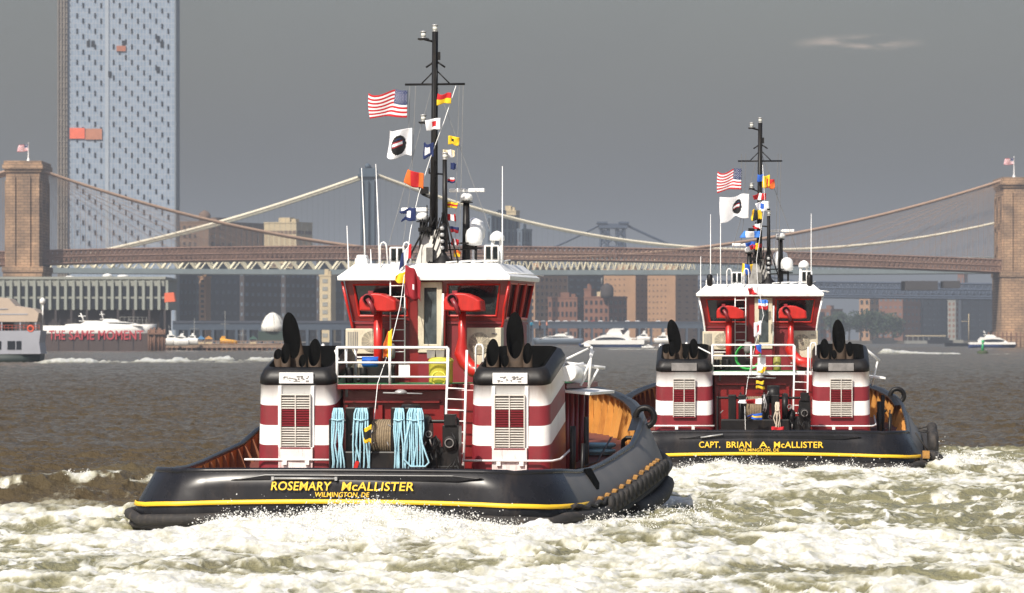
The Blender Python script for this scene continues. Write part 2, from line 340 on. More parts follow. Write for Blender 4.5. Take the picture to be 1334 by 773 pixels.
    # lacy edge: the foam amount is eaten away by fine noise
    fn = noise(5.5, 9, .76, (1, .4, 1)); mm = n.nodes.new('ShaderNodeMath'); mm.operation = 'ADD'; L(fn, mm.inputs[0]); L(attr('foam'), mm.inputs[1])
    mr = n.nodes.new('ShaderNodeMapRange'); mr.inputs[1].default_value = .60; mr.inputs[2].default_value = 1.12; L(mm.outputs[0], mr.inputs[0])
    ms = n.nodes.new('ShaderNodeMixShader'); L(mr.outputs[0], ms.inputs[0]); L(b.outputs[0], ms.inputs[1]); L(foam.outputs[0], ms.inputs[2]); L(ms.outputs[0], outn.inputs['Surface'])
    me.materials.append(m_)
    # spray thrown up behind the sterns and along the breaking crest
    sp = MB(); g = np.random.default_rng(5)
    tet = [Vector(v) for v in ((1,1,1), (-1,-1,1), (-1,1,-1), (1,-1,-1))]
    octa = [Vector(v) for v in ((1,0,0), (-1,0,0), (0,1,0), (0,-1,0), (0,0,1), (0,0,-1))]; of = [(0,2,4), (2,1,4), (1,3,4), (3,0,4), (2,0,5), (1,2,5), (3,1,5), (0,3,5)]
    w8 = beh1 * np.clip(lump1 - .35, 0, 2) * 1.3 + beh2 * np.clip(lump2 - .3, 0, 2) + .25 * cf + .05 * (f > .85) * (y < 150) * (zf > .14) + .25 * side2 * (rid > .6) + .2*side1*(rid > .6)*(x1 > 0)
    w8 = w8 * (y > 60) * (y < 175) * (np.abs(x) < .14 * y) * (1 - ins)
    w8 = w8 / w8.sum(); cdf = np.cumsum(w8); centres = g.random(1500)
    idx = np.searchsorted(cdf, centres); idx = idx[idx < len(cdf)]
    for i in idx:
        base = Vector((x[i], y[i], z[i])); hgt = abs(g.normal(0, .075)) ; k = int(g.integers(6, 34)); sx = g.uniform(.04, .16)
        for _ in range(k):
            r_ = float(np.clip(g.lognormal(-4.85, .5), .004, .022))
            up_ = abs(g.normal(0, 1)) * hgt + .01
            p = base + Vector((g.normal(0, sx), g.normal(0, sx), up_))
            q_ = Matrix.Rotation(g.uniform(0, 6), 3, 'Y') @ Matrix.Rotation(g.uniform(0, 6), 3, 'Z')
            sp.add([p + q_ @ v * r_ * (1 + .5*g.random()) for v in octa], of, 0, True)
    fm = mat('spray_drops', (.86, .86, .82), .6, .03, 5)
    sp.build('spray', fm, kind='stuff', fixn=False)['label'] = 'white spray thrown up round the sterns'
make_water()

# ---------------------------------------------------------------- far shore
M_land = mat('quay_stone', '6e675c', .9, .2, .05, bump=.3)
lm = MB()
shore = [(-1500, 1548), (XX(0,1548), 1548), (XX(345,1548), 1548), (XX(360,1900), 1900), (XX(520,2600), 2600), (XX(690,3050), 3050), (XX(930,3150), 3150), (XX(1060,3500), 3500), (XX(1340,3600), 3600), (1700, 3600), (2400, 6000), (-2400, 6000)]
lm.prism(shore, -1.5, 2.2); lm.build('shore', M_land, kind='structure')
M_win = mat('far_window', '23272e', .2, .25, .3); M_winp = mat('far_window_pale', '59646e', .2, .25, .3)
_wm = {}
def win_mesh(w_, h_, m_, th=.25):
    k = (round(w_, 2), round(h_, 2), m_.name)
    if k not in _wm:
        b = MB(); b.box(-w_/2, w_/2, -th, .1, -h_/2, h_/2); o = b.build('window', m_, kind='x'); _wm[k] = o.data; bpy.data.objects.remove(o)
    return _wm[k]
def put_window(root, me, x, y, z, rz=0, first=[None]):
    o = bpy.data.objects.new('window', me); C.objects.link(o); o.parent = root; o.location = (x, y, z); o.rotation_euler = (0, 0, rz); return o
def block(name, label, cat, pl, pm, pr, pyt, D, m_, th=25, nx=5, ny=6, nx2=3, wmat=None, zb=2.2, roofm=None, top=(), group=None, ww=.45, wh=.5, cap=True, deep=None):
    """a block seen corner-on: the lit left face runs pl..pm, the shaded right face pm..pr"""
    t = R(th); wmat = wmat or M_win; zt = ZZ(pyt, D)
    La = max(1.0, (XX(pm, D) - XX(pl, D)) / max(.2, math.cos(t))); Lb = max(6.0, (XX(pr, D) - XX(pm, D)) / max(.2, math.sin(t)) if pr > pm and th else (deep or 18))
    root = thing(name, label, cat, (XX(pm, D), D, zb), -t, group)     # local -x: along the left face, local +y: along the right face
    b = MB(); h = zt - zb; b.box(-La, 0, 0, Lb, -.3, h)
    if cap: b.box(-La - .3, .3, -.3, Lb + .3, h, h + .9)
    b.build('wall', m_, root)
    r = MB(); r.box(-La*.7, -La*.35, Lb*.3, Lb*.6, h + .9, h + 4); r.box(-La*.25, -La*.12, Lb*.2, Lb*.4, h + .9, h + 3)
    for tt in top: r.lathe((-La*tt[0], Lb*.2, h + .9), [(tt[1], 0), (tt[1], tt[2]), (tt[1]*.7, tt[2]*1.3), (.1, tt[2]*1.6)], 12)
    r.build('roof_plant', roofm or m_, root)
    k = 0
    if nx:
        ws = La / nx; hs_ = (h - 2) / ny; me = win_mesh(ws*ww, hs_*wh, wmat)
        for i in range(nx):
            for j in range(ny):
                if k >= 60: break
                put_window(root, me, -La + (i + .5)*ws, 0, 1.5 + (j + .5)*hs_); k += 1
    if nx2 and pr > pm:
        ws = Lb / nx2; hs_ = (h - 2) / ny; me = win_mesh(ws*ww, hs_*wh, wmat)
        for i in range(nx2):
            for j in range(ny):
                if k >= 100: break
                put_window(root, me, 0, (i + .5)*ws, 1.5 + (j + .5)*hs_, R(90)); k += 1
    return root
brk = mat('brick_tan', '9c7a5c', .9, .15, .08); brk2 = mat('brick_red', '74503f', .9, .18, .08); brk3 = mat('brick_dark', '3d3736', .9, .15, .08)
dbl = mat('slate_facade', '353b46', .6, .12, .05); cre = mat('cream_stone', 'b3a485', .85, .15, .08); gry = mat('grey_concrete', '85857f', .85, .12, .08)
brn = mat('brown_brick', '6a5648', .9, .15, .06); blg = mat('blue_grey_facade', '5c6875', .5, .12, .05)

# tall pale tower with staggered dark windows
D0 = 2700; x0, x1 = XX(88, D0), XX(227.5, D0); W0 = x1 - x0
glz = bpy.data.materials.new('pale_glass_cladding'); glz.use_nodes = True
def _glz():
    n = glz.node_tree; b = n.nodes['Principled BSDF']; L = n.links.new; tc = n.nodes.new('ShaderNodeTexCoord')
    br = n.nodes.new('ShaderNodeTexBrick'); mp = n.nodes.new('ShaderNodeMapping'); mp.inputs['Rotation'].default_value = (R(90), 0, 0)
    L(tc.outputs['Object'], mp.inputs[0]); L(mp.outputs[0], br.inputs[0]); br.offset = 0
    br.inputs['Color1'].default_value = (.20, .26, .34, 1); br.inputs['Color2'].default_value = (.25, .31, .39, 1); br.inputs['Mortar'].default_value = (.33, .36, .40, 1)
    br.inputs['Scale'].default_value = 1; br.inputs['Brick Width'].default_value = W0/17/2; br.inputs['Row Height'].default_value = 3.3; br.inputs['Mortar Size'].default_value = .18
    L(br.outputs[0], b.inputs['Base Color']); b.inputs['Roughness'].default_value = .45
_glz()
tw = thing('apartment_tower', 'very tall pale blue glass tower with staggered dark windows', 'skyscraper', (x0, D0, 2.2), 0)
HT = ZZ(-60, D0) - 2.2; b = MB(); b.box(0, W0, 0, 30, 0, HT); b.build('facade', glz, tw)
b = MB(); b.box(W0*.355, W0*.385, -.6, 0, 0, HT); b.build('seam_channel', mat('tower_seam', '9aa3ac', .6, .08, .1), tw)
b = MB(); b.box(W0, W0 + .9, -.4, 30, 0, HT); b.build('corner_edge', mat('tower_edge', '6b747b', .6, .08, .1), tw)
hx0, hx1 = XX(76, D0) - x0, 0
b = MB(); b.box(hx0, hx1, -2, 12, 0, HT)
for k in range(int(HT/3.3)): b.box(hx0 - .3, hx1 + .3, -2.6, 12, k*3.3, k*3.3 + .5)
for q in (0, .33, .66): b.box(hx0 + q*(hx1-hx0) - .2, hx0 + q*(hx1-hx0) + .5, -3.0, -2, 0, HT)
b.build('hoist_shaft', mat('hoist_brown', '7b736a', .85, .2, .2), tw)
me_w = win_mesh(W0/17*.24, 3.0, M_win, .5); me_b = win_mesh(W0/17*.5, 3.6, M_win, .6); cnt = 0; restw = MB()
cols = [12.5 + 7.8*i for i in range(6)] + [148 - 88 + 7.9*i for i in range(10)]
wl = []
for ci, cxp in enumerate(cols):
    for r_ in range(22):
        py_ = (-40 + 20.2*r_ + (ci % 3) * 6.9)
        if py_ > 322: continue
        wl.append((XX(88 + cxp - (0 if ci < 6 else 0), D0) - x0, ZZ(py_, D0) - 2.2))
cw = [(115, 57), (121, 57), (161, 57), (143, 97), (206, 51), (211, 58), (206, 91)]
for px_, py_ in cw: put_window(tw, me_b, XX(px_, D0) - x0, 0, ZZ(py_, D0) - 2.2); cnt += 1
for xx_, zz_ in wl[::1]:
    if xx_ > W0 - 1.5: continue
    if cnt < 96 and zz_ < ZZ(95, D0): put_window(tw, me_w, xx_, 0, zz_); cnt += 1
    else: restw.box(xx_ - W0/17*.12, xx_ + W0/17*.12, -.5, .1, zz_ - 1.5, zz_ + 1.5)
o_ = restw.build('window', M_win, tw, fixn=False); o_['kind'] = 'stuff'
for (a0, a1, b0, b1, cc, nm) in ((91, 110.5, 167, 181, 'e0694a', 'orange_netting'), (111.5, 133, 168, 182, 'b0755a', 'tan_netting'), (152, 164, 60, 67, 'a8694f', 'small_netting')):
    b = MB(); b.box(XX(a0, D0) - x0, XX(a1, D0) - x0, -1, 0, ZZ(b1, D0) - 2.2, ZZ(b0, D0) - 2.2); b.build(nm, mat(nm, cc, .8, .15, .2), tw)

# ---------------------------------------------------------------- stone and steel suspension bridge (near)
stone = bpy.data.materials.new('granite_blocks'); stone.use_nodes = True
def _stone():
    n = stone.node_tree; b = n.nodes['Principled BSDF']; L = n.links.new; tc = n.nodes.new('ShaderNodeTexCoord'); sp_ = n.nodes.new('ShaderNodeSeparateXYZ'); L(tc.outputs['Object'], sp_.inputs[0])
    a = n.nodes.new('ShaderNodeMath'); a.operation = 'ADD'; L(sp_.outputs[0], a.inputs[0]); L(sp_.outputs[1], a.inputs[1]); cb = n.nodes.new('ShaderNodeCombineXYZ'); L(a.outputs[0], cb.inputs[0]); L(sp_.outputs[2], cb.inputs[1])
    br = n.nodes.new('ShaderNodeTexBrick'); L(cb.outputs[0], br.inputs[0]); br.inputs['Scale'].default_value = 1; br.inputs['Brick Width'].default_value = 3.4; br.inputs['Row Height'].default_value = 1.3; br.inputs['Mortar Size'].default_value = .12
    br.inputs['Color1'].default_value = (.40, .265, .17, 1); br.inputs['Color2'].default_value = (.30, .20, .13, 1); br.inputs['Mortar'].default_value = (.12, .08, .055, 1)
    t = n.nodes.new('ShaderNodeTexNoise'); t.inputs['Scale'].default_value = .12; t.inputs['Detail'].default_value = 8; L(tc.outputs['Object'], t.inputs[0])
    r = n.nodes.new('ShaderNodeValToRGB'); r.color_ramp.elements[0].color = (.62, .62, .62, 1); r.color_ramp.elements[1].color = (1.25, 1.2, 1.1, 1); r.color_ramp.elements[0].position = .35; r.color_ramp.elements[1].position = .65; L(t.outputs['Fac'], r.inputs[0])
    mx = n.nodes.new('ShaderNodeMix'); mx.data_type = 'RGBA'; mx.blend_type = 'MULTIPLY'; mx.inputs[0].default_value = 1; L(br.outputs[0], mx.inputs[6]); L(r.outputs[0], mx.inputs[7]); L(mx.outputs[2], b.inputs['Base Color']); b.inputs['Roughness'].default_value = .95
_stone()
DL, DR = 2032., 2195.; xl = XX(36, DL) ; xr = XX(1322, DR)
bb = thing('suspension_bridge', 'brown stone-towered suspension bridge spanning the river with four cables', 'bridge', (0, (DL+DR)/2, 0), 0)
off = Vector((0, (DL+DR)/2, 0))
def bb_tower(xc, D, ptop):
    s = MB(); zt = ZZ(ptop, D); c = Vector((xc, D, 0)) - off; u = 7.6; V = 20
    def bx(a0, a1, b0, b1, z0, z1): s.box(c.x + a0, c.x + a1, c.y + b0, c.y + b1, z0, z1)
    bx(-u-2.2, u+2.2, -V-2.5, V+2.5, -1, 8); bx(-u-1.3, u+1.3, -V-1.5, V+1.5, 8, 34.5); bx(-u-1.8, u+1.8, -V-2, V+2, 34.5, 37)
    hw = [(-V, -13.2), (-3.4, 3.4), (13.2, V)]
    for a, b_ in hw:
        bx(-u, u, a, b_, 37, 66); 
        bx(-u-.8, -u, (a*.7+b_*.3), (a*.3+b_*.7), 37, zt - 9); bx(u, u+.8, (a*.7+b_*.3), (a*.3+b_*.7), 37, zt - 9)
    for y_ in (-V, V):                                         # pilasters on the narrow side
        for a0, a1 in ((-u, -u*.45), (-u*.2, u*.45), (u*.62, u)): bx(a0, a1, y_ - (.9 if y_ < 0 else 0), y_ + (0 if y_ < 0 else .9), 37, zt - 7)
    for lo, hi in ((-13.2, -3.4), (3.4, 13.2)):                # pointed arches
        mid = (lo+hi)/2; n = 8
        for k in range(n):
            for sg in (-1, 1):
                a0 = mid + sg*(hi-mid)*(1 - k/n); a1 = mid + sg*(hi-mid)*(1 - (k+1)/n)
                zz0 = 66 - 12 + 12*math.sin(math.pi/2*(k/n))**.8 if k else 54; bx(-u, u, min(a0, a1), max(a0, a1), zz0 + 3, 67)
    bx(-u, u, -V, V, 66, zt - 5); bx(-u-.7, u+.7, -V-.8, V+.8, zt - 5, zt - 3.6); bx(-u-1.6, u+1.6, -V-1.8, V+1.8, zt - 3.6, zt - 1.6); bx(-u-1, u+1, -V-1, V+1, zt - 1.6, zt)
    t = s.build('tower', stone, bb); return t
bb_tower(xl, DL, 212); bb_tower(xr, DR, 233)
M_bbs = mat('bridge_brown_steel', '7e6355', .8, .18, .2); M_bbc = mat('bridge_cable_tan', 'a48974', .8, .12, .2); M_bbd = mat('bridge_deck_underside', '4b4440', .9, .12, .2)
def lerp(a, b, t): return a + (b - a)*t
def deck_pt(px, pyt, v): # point on the near bridge line for a picture column
    D = lerp(DL, DR, (px - 36) / (1322 - 36)); return Vector((XX(px, D), D, ZZ(pyt, D))) + Vector((0, v, 0)) - off
def deck_py(px):
    a, b, c = 36., 620., 1322.; return -3.5 + 347*(px-b)*(px-c)/((a-b)*(a-c)) + 340.5*(px-a)*(px-c)/((b-a)*(b-c)) + 358*(px-a)*(px-b)/((c-a)*(c-b))
truss = MB(); under = MB(); Wd = 12.5
cols_ = [(-260 + i*6.2) for i in range(int(1900/6.2))]
for v in (-Wd, -4, 4, Wd):
    for i in range(len(cols_) - 1):
        a, b_ = cols_[i], cols_[i+1]; ya, yb = deck_py(min(max(a, 0), 1334)), deck_py(min(max(b_, 0), 1334))
        A, B_ = deck_pt(a, ya, v), deck_pt(b_, yb, v); h = 5.4
        for dz in (-.5, h*.45, h): truss.tube([A + Vector((0,0,dz)), B_ + Vector((0,0,dz))], .45, 4, cap=False, sm=False)
        truss.tube([A, A + Vector((0,0,h))], .32, 4, cap=False, sm=False)
        if abs(v) > 5: truss.tube([A, B_ + Vector((0,0,h))], .3, 4, cap=False, sm=False); truss.tube([A + Vector((0,0,h)), B_], .3, 4, cap=False, sm=False)
for i in range(len(cols_) - 1):
    a, b_ = cols_[i], cols_[i+1]; A, B_ = deck_pt(a, deck_py(min(max(a, 0), 1334)), 0), deck_pt(b_, deck_py(min(max(b_, 0), 1334)), 0)
    q = [A + Vector((0,-Wd,-.1)), B_ + Vector((0,-Wd,-.1)), B_ + Vector((0,Wd,-.1)), A + Vector((0,Wd,-.1))]
    under.add(q + [p - Vector((0,0,.9)) for p in q], [(0,1,2,3), (7,6,5,4), (0,4,5,1), (2,6,7,3)])
truss.build('stiffening_truss', M_bbs, bb, fixn=False); under.build('deck', M_bbs, bb, fixn=False)
def bb_cable(v, seg):
    """parabola in picture rows, hung between the towers and down to the ends"""
    c = MB(); pts = []
    if seg == 'main':
        for i in range(61):
            px = lerp(45, 1306, i/60); k = (px - 690)/(1306 - 690) if px > 690 else (690 - px)/(690 - 45); py = 336 - k*k*(101 if px > 690 else 117); pts.append(deck_pt(px, py, v))
    elif seg == 'left': pts = [deck_pt(lerp(30, -420, i/20), 219 + 118*(1 - (1 - i/20)**1.15), v) for i in range(21)]
    else: pts = [deck_pt(lerp(1330, 1790, i/20), 235 + 110*(1 - (1 - i/20)**1.15), v) for i in range(21)]
    c.tube(pts, .75, 6, cap=False); c.build('main_cable', M_bbc, bb, fixn=False); return pts
sus = MB()
for v in (-12, -4, 4, 12):
    for sg in ('main', 'left', 'right'):
        pts = bb_cable(v, sg)
        dense = []
        for i in range(len(pts)-1):
            for q in range(3): dense.append(pts[i].lerp(pts[i+1], q/3))
        for p in dense:
            px = (p + off).x / (p + off).y * F + CX; zd = deck_pt(px, deck_py(min(max(px, 0), 1334)), 0).z + 6
            if p.z - zd > 1: sus.tube([p, Vector((p.x, p.y, zd))], .075, 3, cap=False, sm=False)
    for (pxt, pyt, sgn) in ((45, 220, 1), (1306, 236, -1)):
        for k in range(1, 13):
            px = pxt + sgn*k*26; sus.tube([deck_pt(pxt, pyt, v), deck_pt(px, deck_py(px) - 12, v)], .035, 3, cap=False, sm=False)
o_ = sus.build('suspender_wires', M_bbc, bb, fixn=False); o_['kind'] = 'stuff'
lft = MB(); # traveller/platform under the deck
b = MB(); p_ = deck_pt(1195, 360, 0); b.box(p_.x - 7, p_.x + 9, p_.y - 12, p_.y + 12, p_.z - 7, p_.z - 2.5); b.box(p_.x + 12, p_.x + 20, p_.y - 12, p_.y + 6, p_.z - 6, p_.z - 2.5); b.build('work_platform', mat('platform_dark', '3d3b3c', .8), bb)

# farther blue and cream bridge
DM = 2510.; DMr = 2650.
mbr = thing('steel_bridge', 'pale cabled steel suspension bridge behind the brown one with zigzag truss', 'bridge', (0, DM, 0), 0); offm = Vector((0, DM, 0))
def m_pt(px, py, v): D = lerp(DM, DMr, (px - 480)/994); return Vector((XX(px, D), D + v, ZZ(py, D))) - offm
M_mt = mat('blue_steel', '3f4e5b', .6, .1, .1); M_mc = mat('cream_cable', 'e4dcc4', .7, .06, .1); M_md = mat('bridge_grey_steel', '7b8688', .7, .12, .1); M_mdd = mat('bridge_dark_blue', '3d4855', .8, .12, .1)  # the last is the dark blue of the elevated road girders and piers
def m_tower(px, ptop):
    for v in (-18, -6, 6, 18):
        pass
    s = MB(); b0 = m_pt(px, 441, 0); zt = m_pt(px, ptop, 0).z
    for v in (-15, -5, 5, 15):
        s.box(b0.x - 3.6, b0.x + 3.6, b0.y + v - 1.4, b0.y + v + 1.4, 0, 30); s.box(b0.x - 3.0, b0.x + 3.0, b0.y + v - 1.2, b0.y + v + 1.2, 30, zt - 6); s.lathe((b0.x, b0.y + v, zt - 1.2), [(1.2, 0), (1.9, 1.2), (1.1, 2.4), (.2, 3)], 10)
    for z_ in (30, 44, 60, 76, zt - 7): s.box(b0.x - 2.6, b0.x + 2.6, b0.y - 16, b0.y + 16, z_, z_ + 2.2)
    for zz in (60, 76): s.tube([(b0.x, b0.y - 15, zz), (b0.x, b0.y + 15, zz - 14)], .6, 4); s.tube([(b0.x, b0.y + 15, zz), (b0.x, b0.y - 15, zz - 14)], .6, 4)
    s.box(b0.x - 5.6, b0.x + 5.6, b0.y - 18, b0.y + 18, zt - 6, zt - 4.6); s.box(b0.x - 4.6, b0.x + 4.6, b0.y - 17, b0.y + 17, zt - 4.6, zt - 1.2)
    for q in (-3.4, 0, 3.4): s.box(b0.x + q - .5, b0.x + q + .5, b0.y - 18.2, b0.y + 18.2, 36, zt - 8)
    s.build('tower', M_mt, mbr)
m_tower(480, 218); m_tower(1474, 237)
def m_deck_py(px): return 352.5 - .0000065*(px - 720)**2*1.0 + (4 if px < 0 else 0)
for v in (-14, -11.5, 11.5, 14):
    c = MB(); pts = [m_pt(px, 327 - .000386*(px - 994)**2*(98/98.05) - 1, v) for px in np.linspace(488, 1474, 60)]; c.tube(pts, .78, 6, cap=False); c.build('main_cable', M_mc, mbr, fixn=False)
    c = MB(); pts = [m_pt(lerp(472, 120, i/24), 231 + 100*(i/24) + 7*math.sin(math.pi*i/24), v) for i in range(25)]; c.tube(pts, 1.0, 6, cap=False); c.build('main_cable', M_mc, mbr, fixn=False)
mt = MB(); mc2 = MB(); md = MB()
xs_ = np.concatenate([np.arange(60, 460, 22.), np.arange(460, 640, 12.), np.arange(640, 1600, 8.)])
for v in (-17, 17):
    mc2 = MB()
    for i in range(len(xs_) - 1):
        a, b_ = xs_[i], xs_[i+1]; A, B_ = m_pt(a, m_deck_py(a), v), m_pt(b_, m_deck_py(b_), v); h = Vector((0, 0, 6.2)); mid = (A + B_)/2 + h
        tgt = mc2 if a < 900 else mt; rr = .85 if a < 460 else .6 if a < 640 else .4
        if v > 0: rr *= .5
        tgt.tube([A, mid], rr, 4, cap=False, sm=False); tgt.tube([mid, B_], rr, 4, cap=False, sm=False)
        mt.tube([A + h*1.05, B_ + h*1.05], .35, 4, cap=False, sm=False)
    mc2.build('zigzag_truss', mat('cream_steel', 'd3cbb0', .7, .08, .1) if v < 0 else bpy.data.materials['cream_steel'], mbr, fixn=False)
for i in range(len(xs_) - 1):
    a, b_ = xs_[i], xs_[i+1]; A, B_ = m_pt(a, m_deck_py(a), 0), m_pt(b_, m_deck_py(b_), 0)
    q = [A + Vector((0,-18,0)), B_ + Vector((0,-18,0)), B_ + Vector((0,18,0)), A + Vector((0,18,0))]
    md.add(q + [p - Vector((0,0,2.8)) for p in q], [(0,1,2,3), (7,6,5,4), (0,4,5,1), (2,6,7,3)])
mt.build('truss', M_md, mbr, fixn=False); md.build('deck', M_md, mbr, fixn=False)
sm_ = MB()
for px in np.arange(496, 1470, 7.5):
    a = m_pt(px, 327 - .000386*(px - 994)**2, -13); z0 = m_pt(px, m_deck_py(px), 0).z
    if a.z - z0 > 2: sm_.tube([a, (a.x, a.y, z0)], .07, 3, cap=False, sm=False)
for i in range(3, 50):
    f_ = i/50; a = m_pt(lerp(472, 120, f_), 231 + 100*f_ + 7*math.sin(math.pi*f_), -13); z0 = m_pt(300, 352, 0).z
    if a.z > z0: sm_.tube([a, (a.x, a.y, z0)], .07, 3, cap=False, sm=False)
o_ = sm_.build('suspender_wires', M_md, mbr, fixn=False); o_['kind'] = 'stuff'

# farthest bridge, dark lattice tower
DW = 3420.
wbr = thing('lattice_bridge', 'distant dark lattice-towered bridge with straight truss far upriver', 'bridge', (0, DW, 0), 0); M_w = mat('far_bridge_steel', '3f4a5c', .8, .1, .1)
def wp(px, py, v=0): return Vector((XX(px, DW), v, ZZ(py, DW)))
s = MB()
for v in (-12, 12):
    for pxa, pxb in ((783, 788), (808, 813)):
        for dx in (-2.8, 2.8):
            s.tube([wp(pxa if pxa < 800 else pxb, 400, v) + Vector((dx, 0, 0)), wp(pxb if pxa < 800 else pxa, 298, v) + Vector((dx, 0, 0))], .9, 4, sm=False)
        for k in range(9):
            y0_ = 400 - k*11.3; xa = lerp(pxa, pxb, k/9) if pxa < 800 else lerp(pxb, pxa, k/9)
            s.tube([wp(xa, y0_, v) + Vector((-2.8, 0, 0)), wp(xa, y0_ - 11, v) + Vector((2.8, 0, 0))], .5, 4, sm=False); s.tube([wp(xa, y0_, v) + Vector((2.8, 0, 0)), wp(xa, y0_ - 11, v) + Vector((-2.8, 0, 0))], .5, 4, sm=False)
    for k, (ya, yb) in enumerate(((322, 300), (345, 325))):
        s.tube([wp(786, ya, v), wp(811, yb, v)], .7, 4, sm=False); s.tube([wp(811, ya, v), wp(786, yb, v)], .7, 4, sm=False)
        s.tube([wp(786, ya, v), wp(811, ya, v)], .9, 4, sm=False)
s.box(XX(780, DW), XX(817, DW), -14, 14, ZZ(298, DW), ZZ(292, DW)); s.box(XX(777.5, DW), XX(791, DW), -15, 15, ZZ(292, DW), ZZ(289.5, DW)); s.box(XX(806, DW), XX(819, DW), -15, 15, ZZ(292, DW), ZZ(289.5, DW))
s.build('tower', M_w, wbr)
s = MB()
for v in (-12, 12):
    for a, b_, e in ((784, 600, 352), (813, 1090, 372)):
        pts = [wp(lerp(a, b_, i/16), 292 + (e - 292)*(1 - (1 - i/16)**1.7), v) for i in range(17)]; s.tube(pts, .55, 4, cap=False)
s.build('main_cable', M_w, wbr)
s = MB(); xs_ = np.arange(560, 1640, 9)
for v in (-14, 14):
    for i in range(len(xs_) - 1):
        a, b_ = xs_[i], xs_[i+1]; A, B_ = wp(a, 387 + (a-1040)*.012, v), wp(b_, 387 + (b_-1040)*.012, v); h = Vector((0, 0, 11.5))
        for dz in (0, 1.6, 7, 11.5): s.tube([A + Vector((0,0,dz)), B_ + Vector((0,0,dz))], .8, 4, cap=False, sm=False)
        s.tube([A, A + h], .5, 4, cap=False, sm=False); s.tube([A, B_ + h], .5, 4, cap=False, sm=False); s.tube([A + h, B_], .5, 4, cap=False, sm=False)
s.build('truss', M_w, wbr, fixn=False)
s = MB()
for i in range(len(xs_)-1):
    A, B_ = wp(xs_[i], 383, 0), wp(xs_[i+1], 383, 0); q = [A + Vector((0,-14,0)), B_ + Vector((0,-14,0)), B_ + Vector((0,14,0)), A + Vector((0,14,0))]; s.add(q + [p + Vector((0,0,5)) for p in q], [(3,2,1,0), (4,5,6,7), (0,4,7,3)[::-1], (0,1,5,4), (2,3,7,6)])
s.build('deck', M_w, wbr, fixn=False)

# ---------------------------------------------------------------- blocks along the shore
block('apartment_block', 'brown brick block with rooftop cupola seen above the bridge deck', 'building', 228, 272, 342, 290, 2950, brn, 28, 6, 14, 7, M_win, top=((.5, 4, 5),))
block('apartment_block', 'tan slab with dark right side beside the cupola block', 'building', 343, 386, 405, 291, 2900, cre, 24, 8, 7, 2, brn, wh=.2, ww=.8)
block('office_tower', 'blue grey stepped tower behind the right radar dome of the nearer tugboat', 'building', 634, 640, 676, 281, 2850, blg, 30, 1, 9, 7, dbl, wh=.8, ww=.4)
block('office_tower', 'lower blue grey wing right of the stepped tower', 'building', 674, 680, 693, 300, 2840, blg, 30, 1, 9, 4, dbl, wh=.8, ww=.4)
block('rooftop_house', 'tan penthouse on the stepped blue tower', 'building', 650, 672, 676, 276, 2890, cre, 25, 3, 1, 0, M_win)
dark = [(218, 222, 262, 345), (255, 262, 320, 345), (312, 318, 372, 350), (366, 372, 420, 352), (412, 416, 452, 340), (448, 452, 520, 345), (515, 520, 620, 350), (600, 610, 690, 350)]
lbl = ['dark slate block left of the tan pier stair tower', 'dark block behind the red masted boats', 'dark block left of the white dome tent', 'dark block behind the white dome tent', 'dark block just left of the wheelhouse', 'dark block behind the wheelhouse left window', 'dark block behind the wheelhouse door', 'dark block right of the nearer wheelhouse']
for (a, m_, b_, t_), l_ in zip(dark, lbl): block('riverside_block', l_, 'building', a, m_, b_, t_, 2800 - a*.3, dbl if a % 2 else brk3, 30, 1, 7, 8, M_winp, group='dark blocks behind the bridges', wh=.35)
block('stair_tower', 'narrow tan stair tower among the dark blocks', 'building', 259, 268, 270, 362, 2500, brk, 25, 1, 12, 0, M_win)
block('stair_tower', 'narrow pale tower just left of the wheelhouse', 'building', 416, 431, 433, 360, 2450, cre, 25, 1, 8, 0, gry)
block('brick_block', 'lit tan brick block just right of the nearer wheelhouse', 'building', 676, 697, 740, 350, 2950, brk, 30, 3, 10, 7, M_win)
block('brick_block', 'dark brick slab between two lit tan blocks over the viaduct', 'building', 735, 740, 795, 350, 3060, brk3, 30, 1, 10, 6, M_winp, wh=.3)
block('brick_block', 'lit tan brick tower above the cream cornice building', 'building', 787, 828, 846, 352, 3000, brk, 25, 7, 12, 3, brn, wh=.25, ww=.3)
block('brick_block', 'lit tan brick tower right of its twin, nearest the farther tugboat', 'building', 844, 880, 912, 352, 2980, brk, 25, 7, 12, 3, brn, wh=.25, ww=.3)
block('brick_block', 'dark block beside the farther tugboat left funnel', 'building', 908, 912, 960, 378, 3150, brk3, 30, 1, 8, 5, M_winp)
block('low_warehouse', 'low red brick warehouse with long roof above the viaduct', 'building', 714, 752, 762, 389, 2870, brk2, 25, 7, 4, 2, M_win)
block('cornice_building', 'old building with cream cornice and rooftop water tank', 'building', 761, 793, 818, 388, 2850, brk2, 28, 5, 5, 4, M_win, top=((.3, 3, 4),), roofm=cre)
block('cornice_building', 'small brick annex left of the dome roofed building', 'building', 761, 770, 774, 378, 2862, brk2, 25, 1, 2, 1, M_win)
t = thing('water_tank', 'round dark rooftop tank above the cream cornice', 'tank', (XX(791, 2845), 2848, ZZ(388, 2845)), 0)
b = MB(); b.lathe((0,0,0), [(3.8,0), (4.2,2), (4.2,6), (3.2,8), (.3,9.5)], 16); b.build('vessel', brk3, t); b = MB(); b.lathe((-3.5,-2,9), [(.5,0), (.5,3), (.1,4)], 8); b.build('finial', gry, t)
block('brick_block', 'small orange lit brick block on the far right shore behind the trees', 'building', 1120, 1133, 1148, 388, 3900, brk, 30, 2, 5, 2, M_win)
block('brick_block', 'wide red brown housing slab right of the trees', 'building', 1146, 1176, 1215, 386, 3720, brk2, 25, 5, 6, 6, M_winp, wh=.3)
block('brick_block', 'slate housing slab left of the moored mast', 'building', 1196, 1202, 1262, 383, 3760, dbl, 30, 1, 8, 8, M_winp, wh=.3)
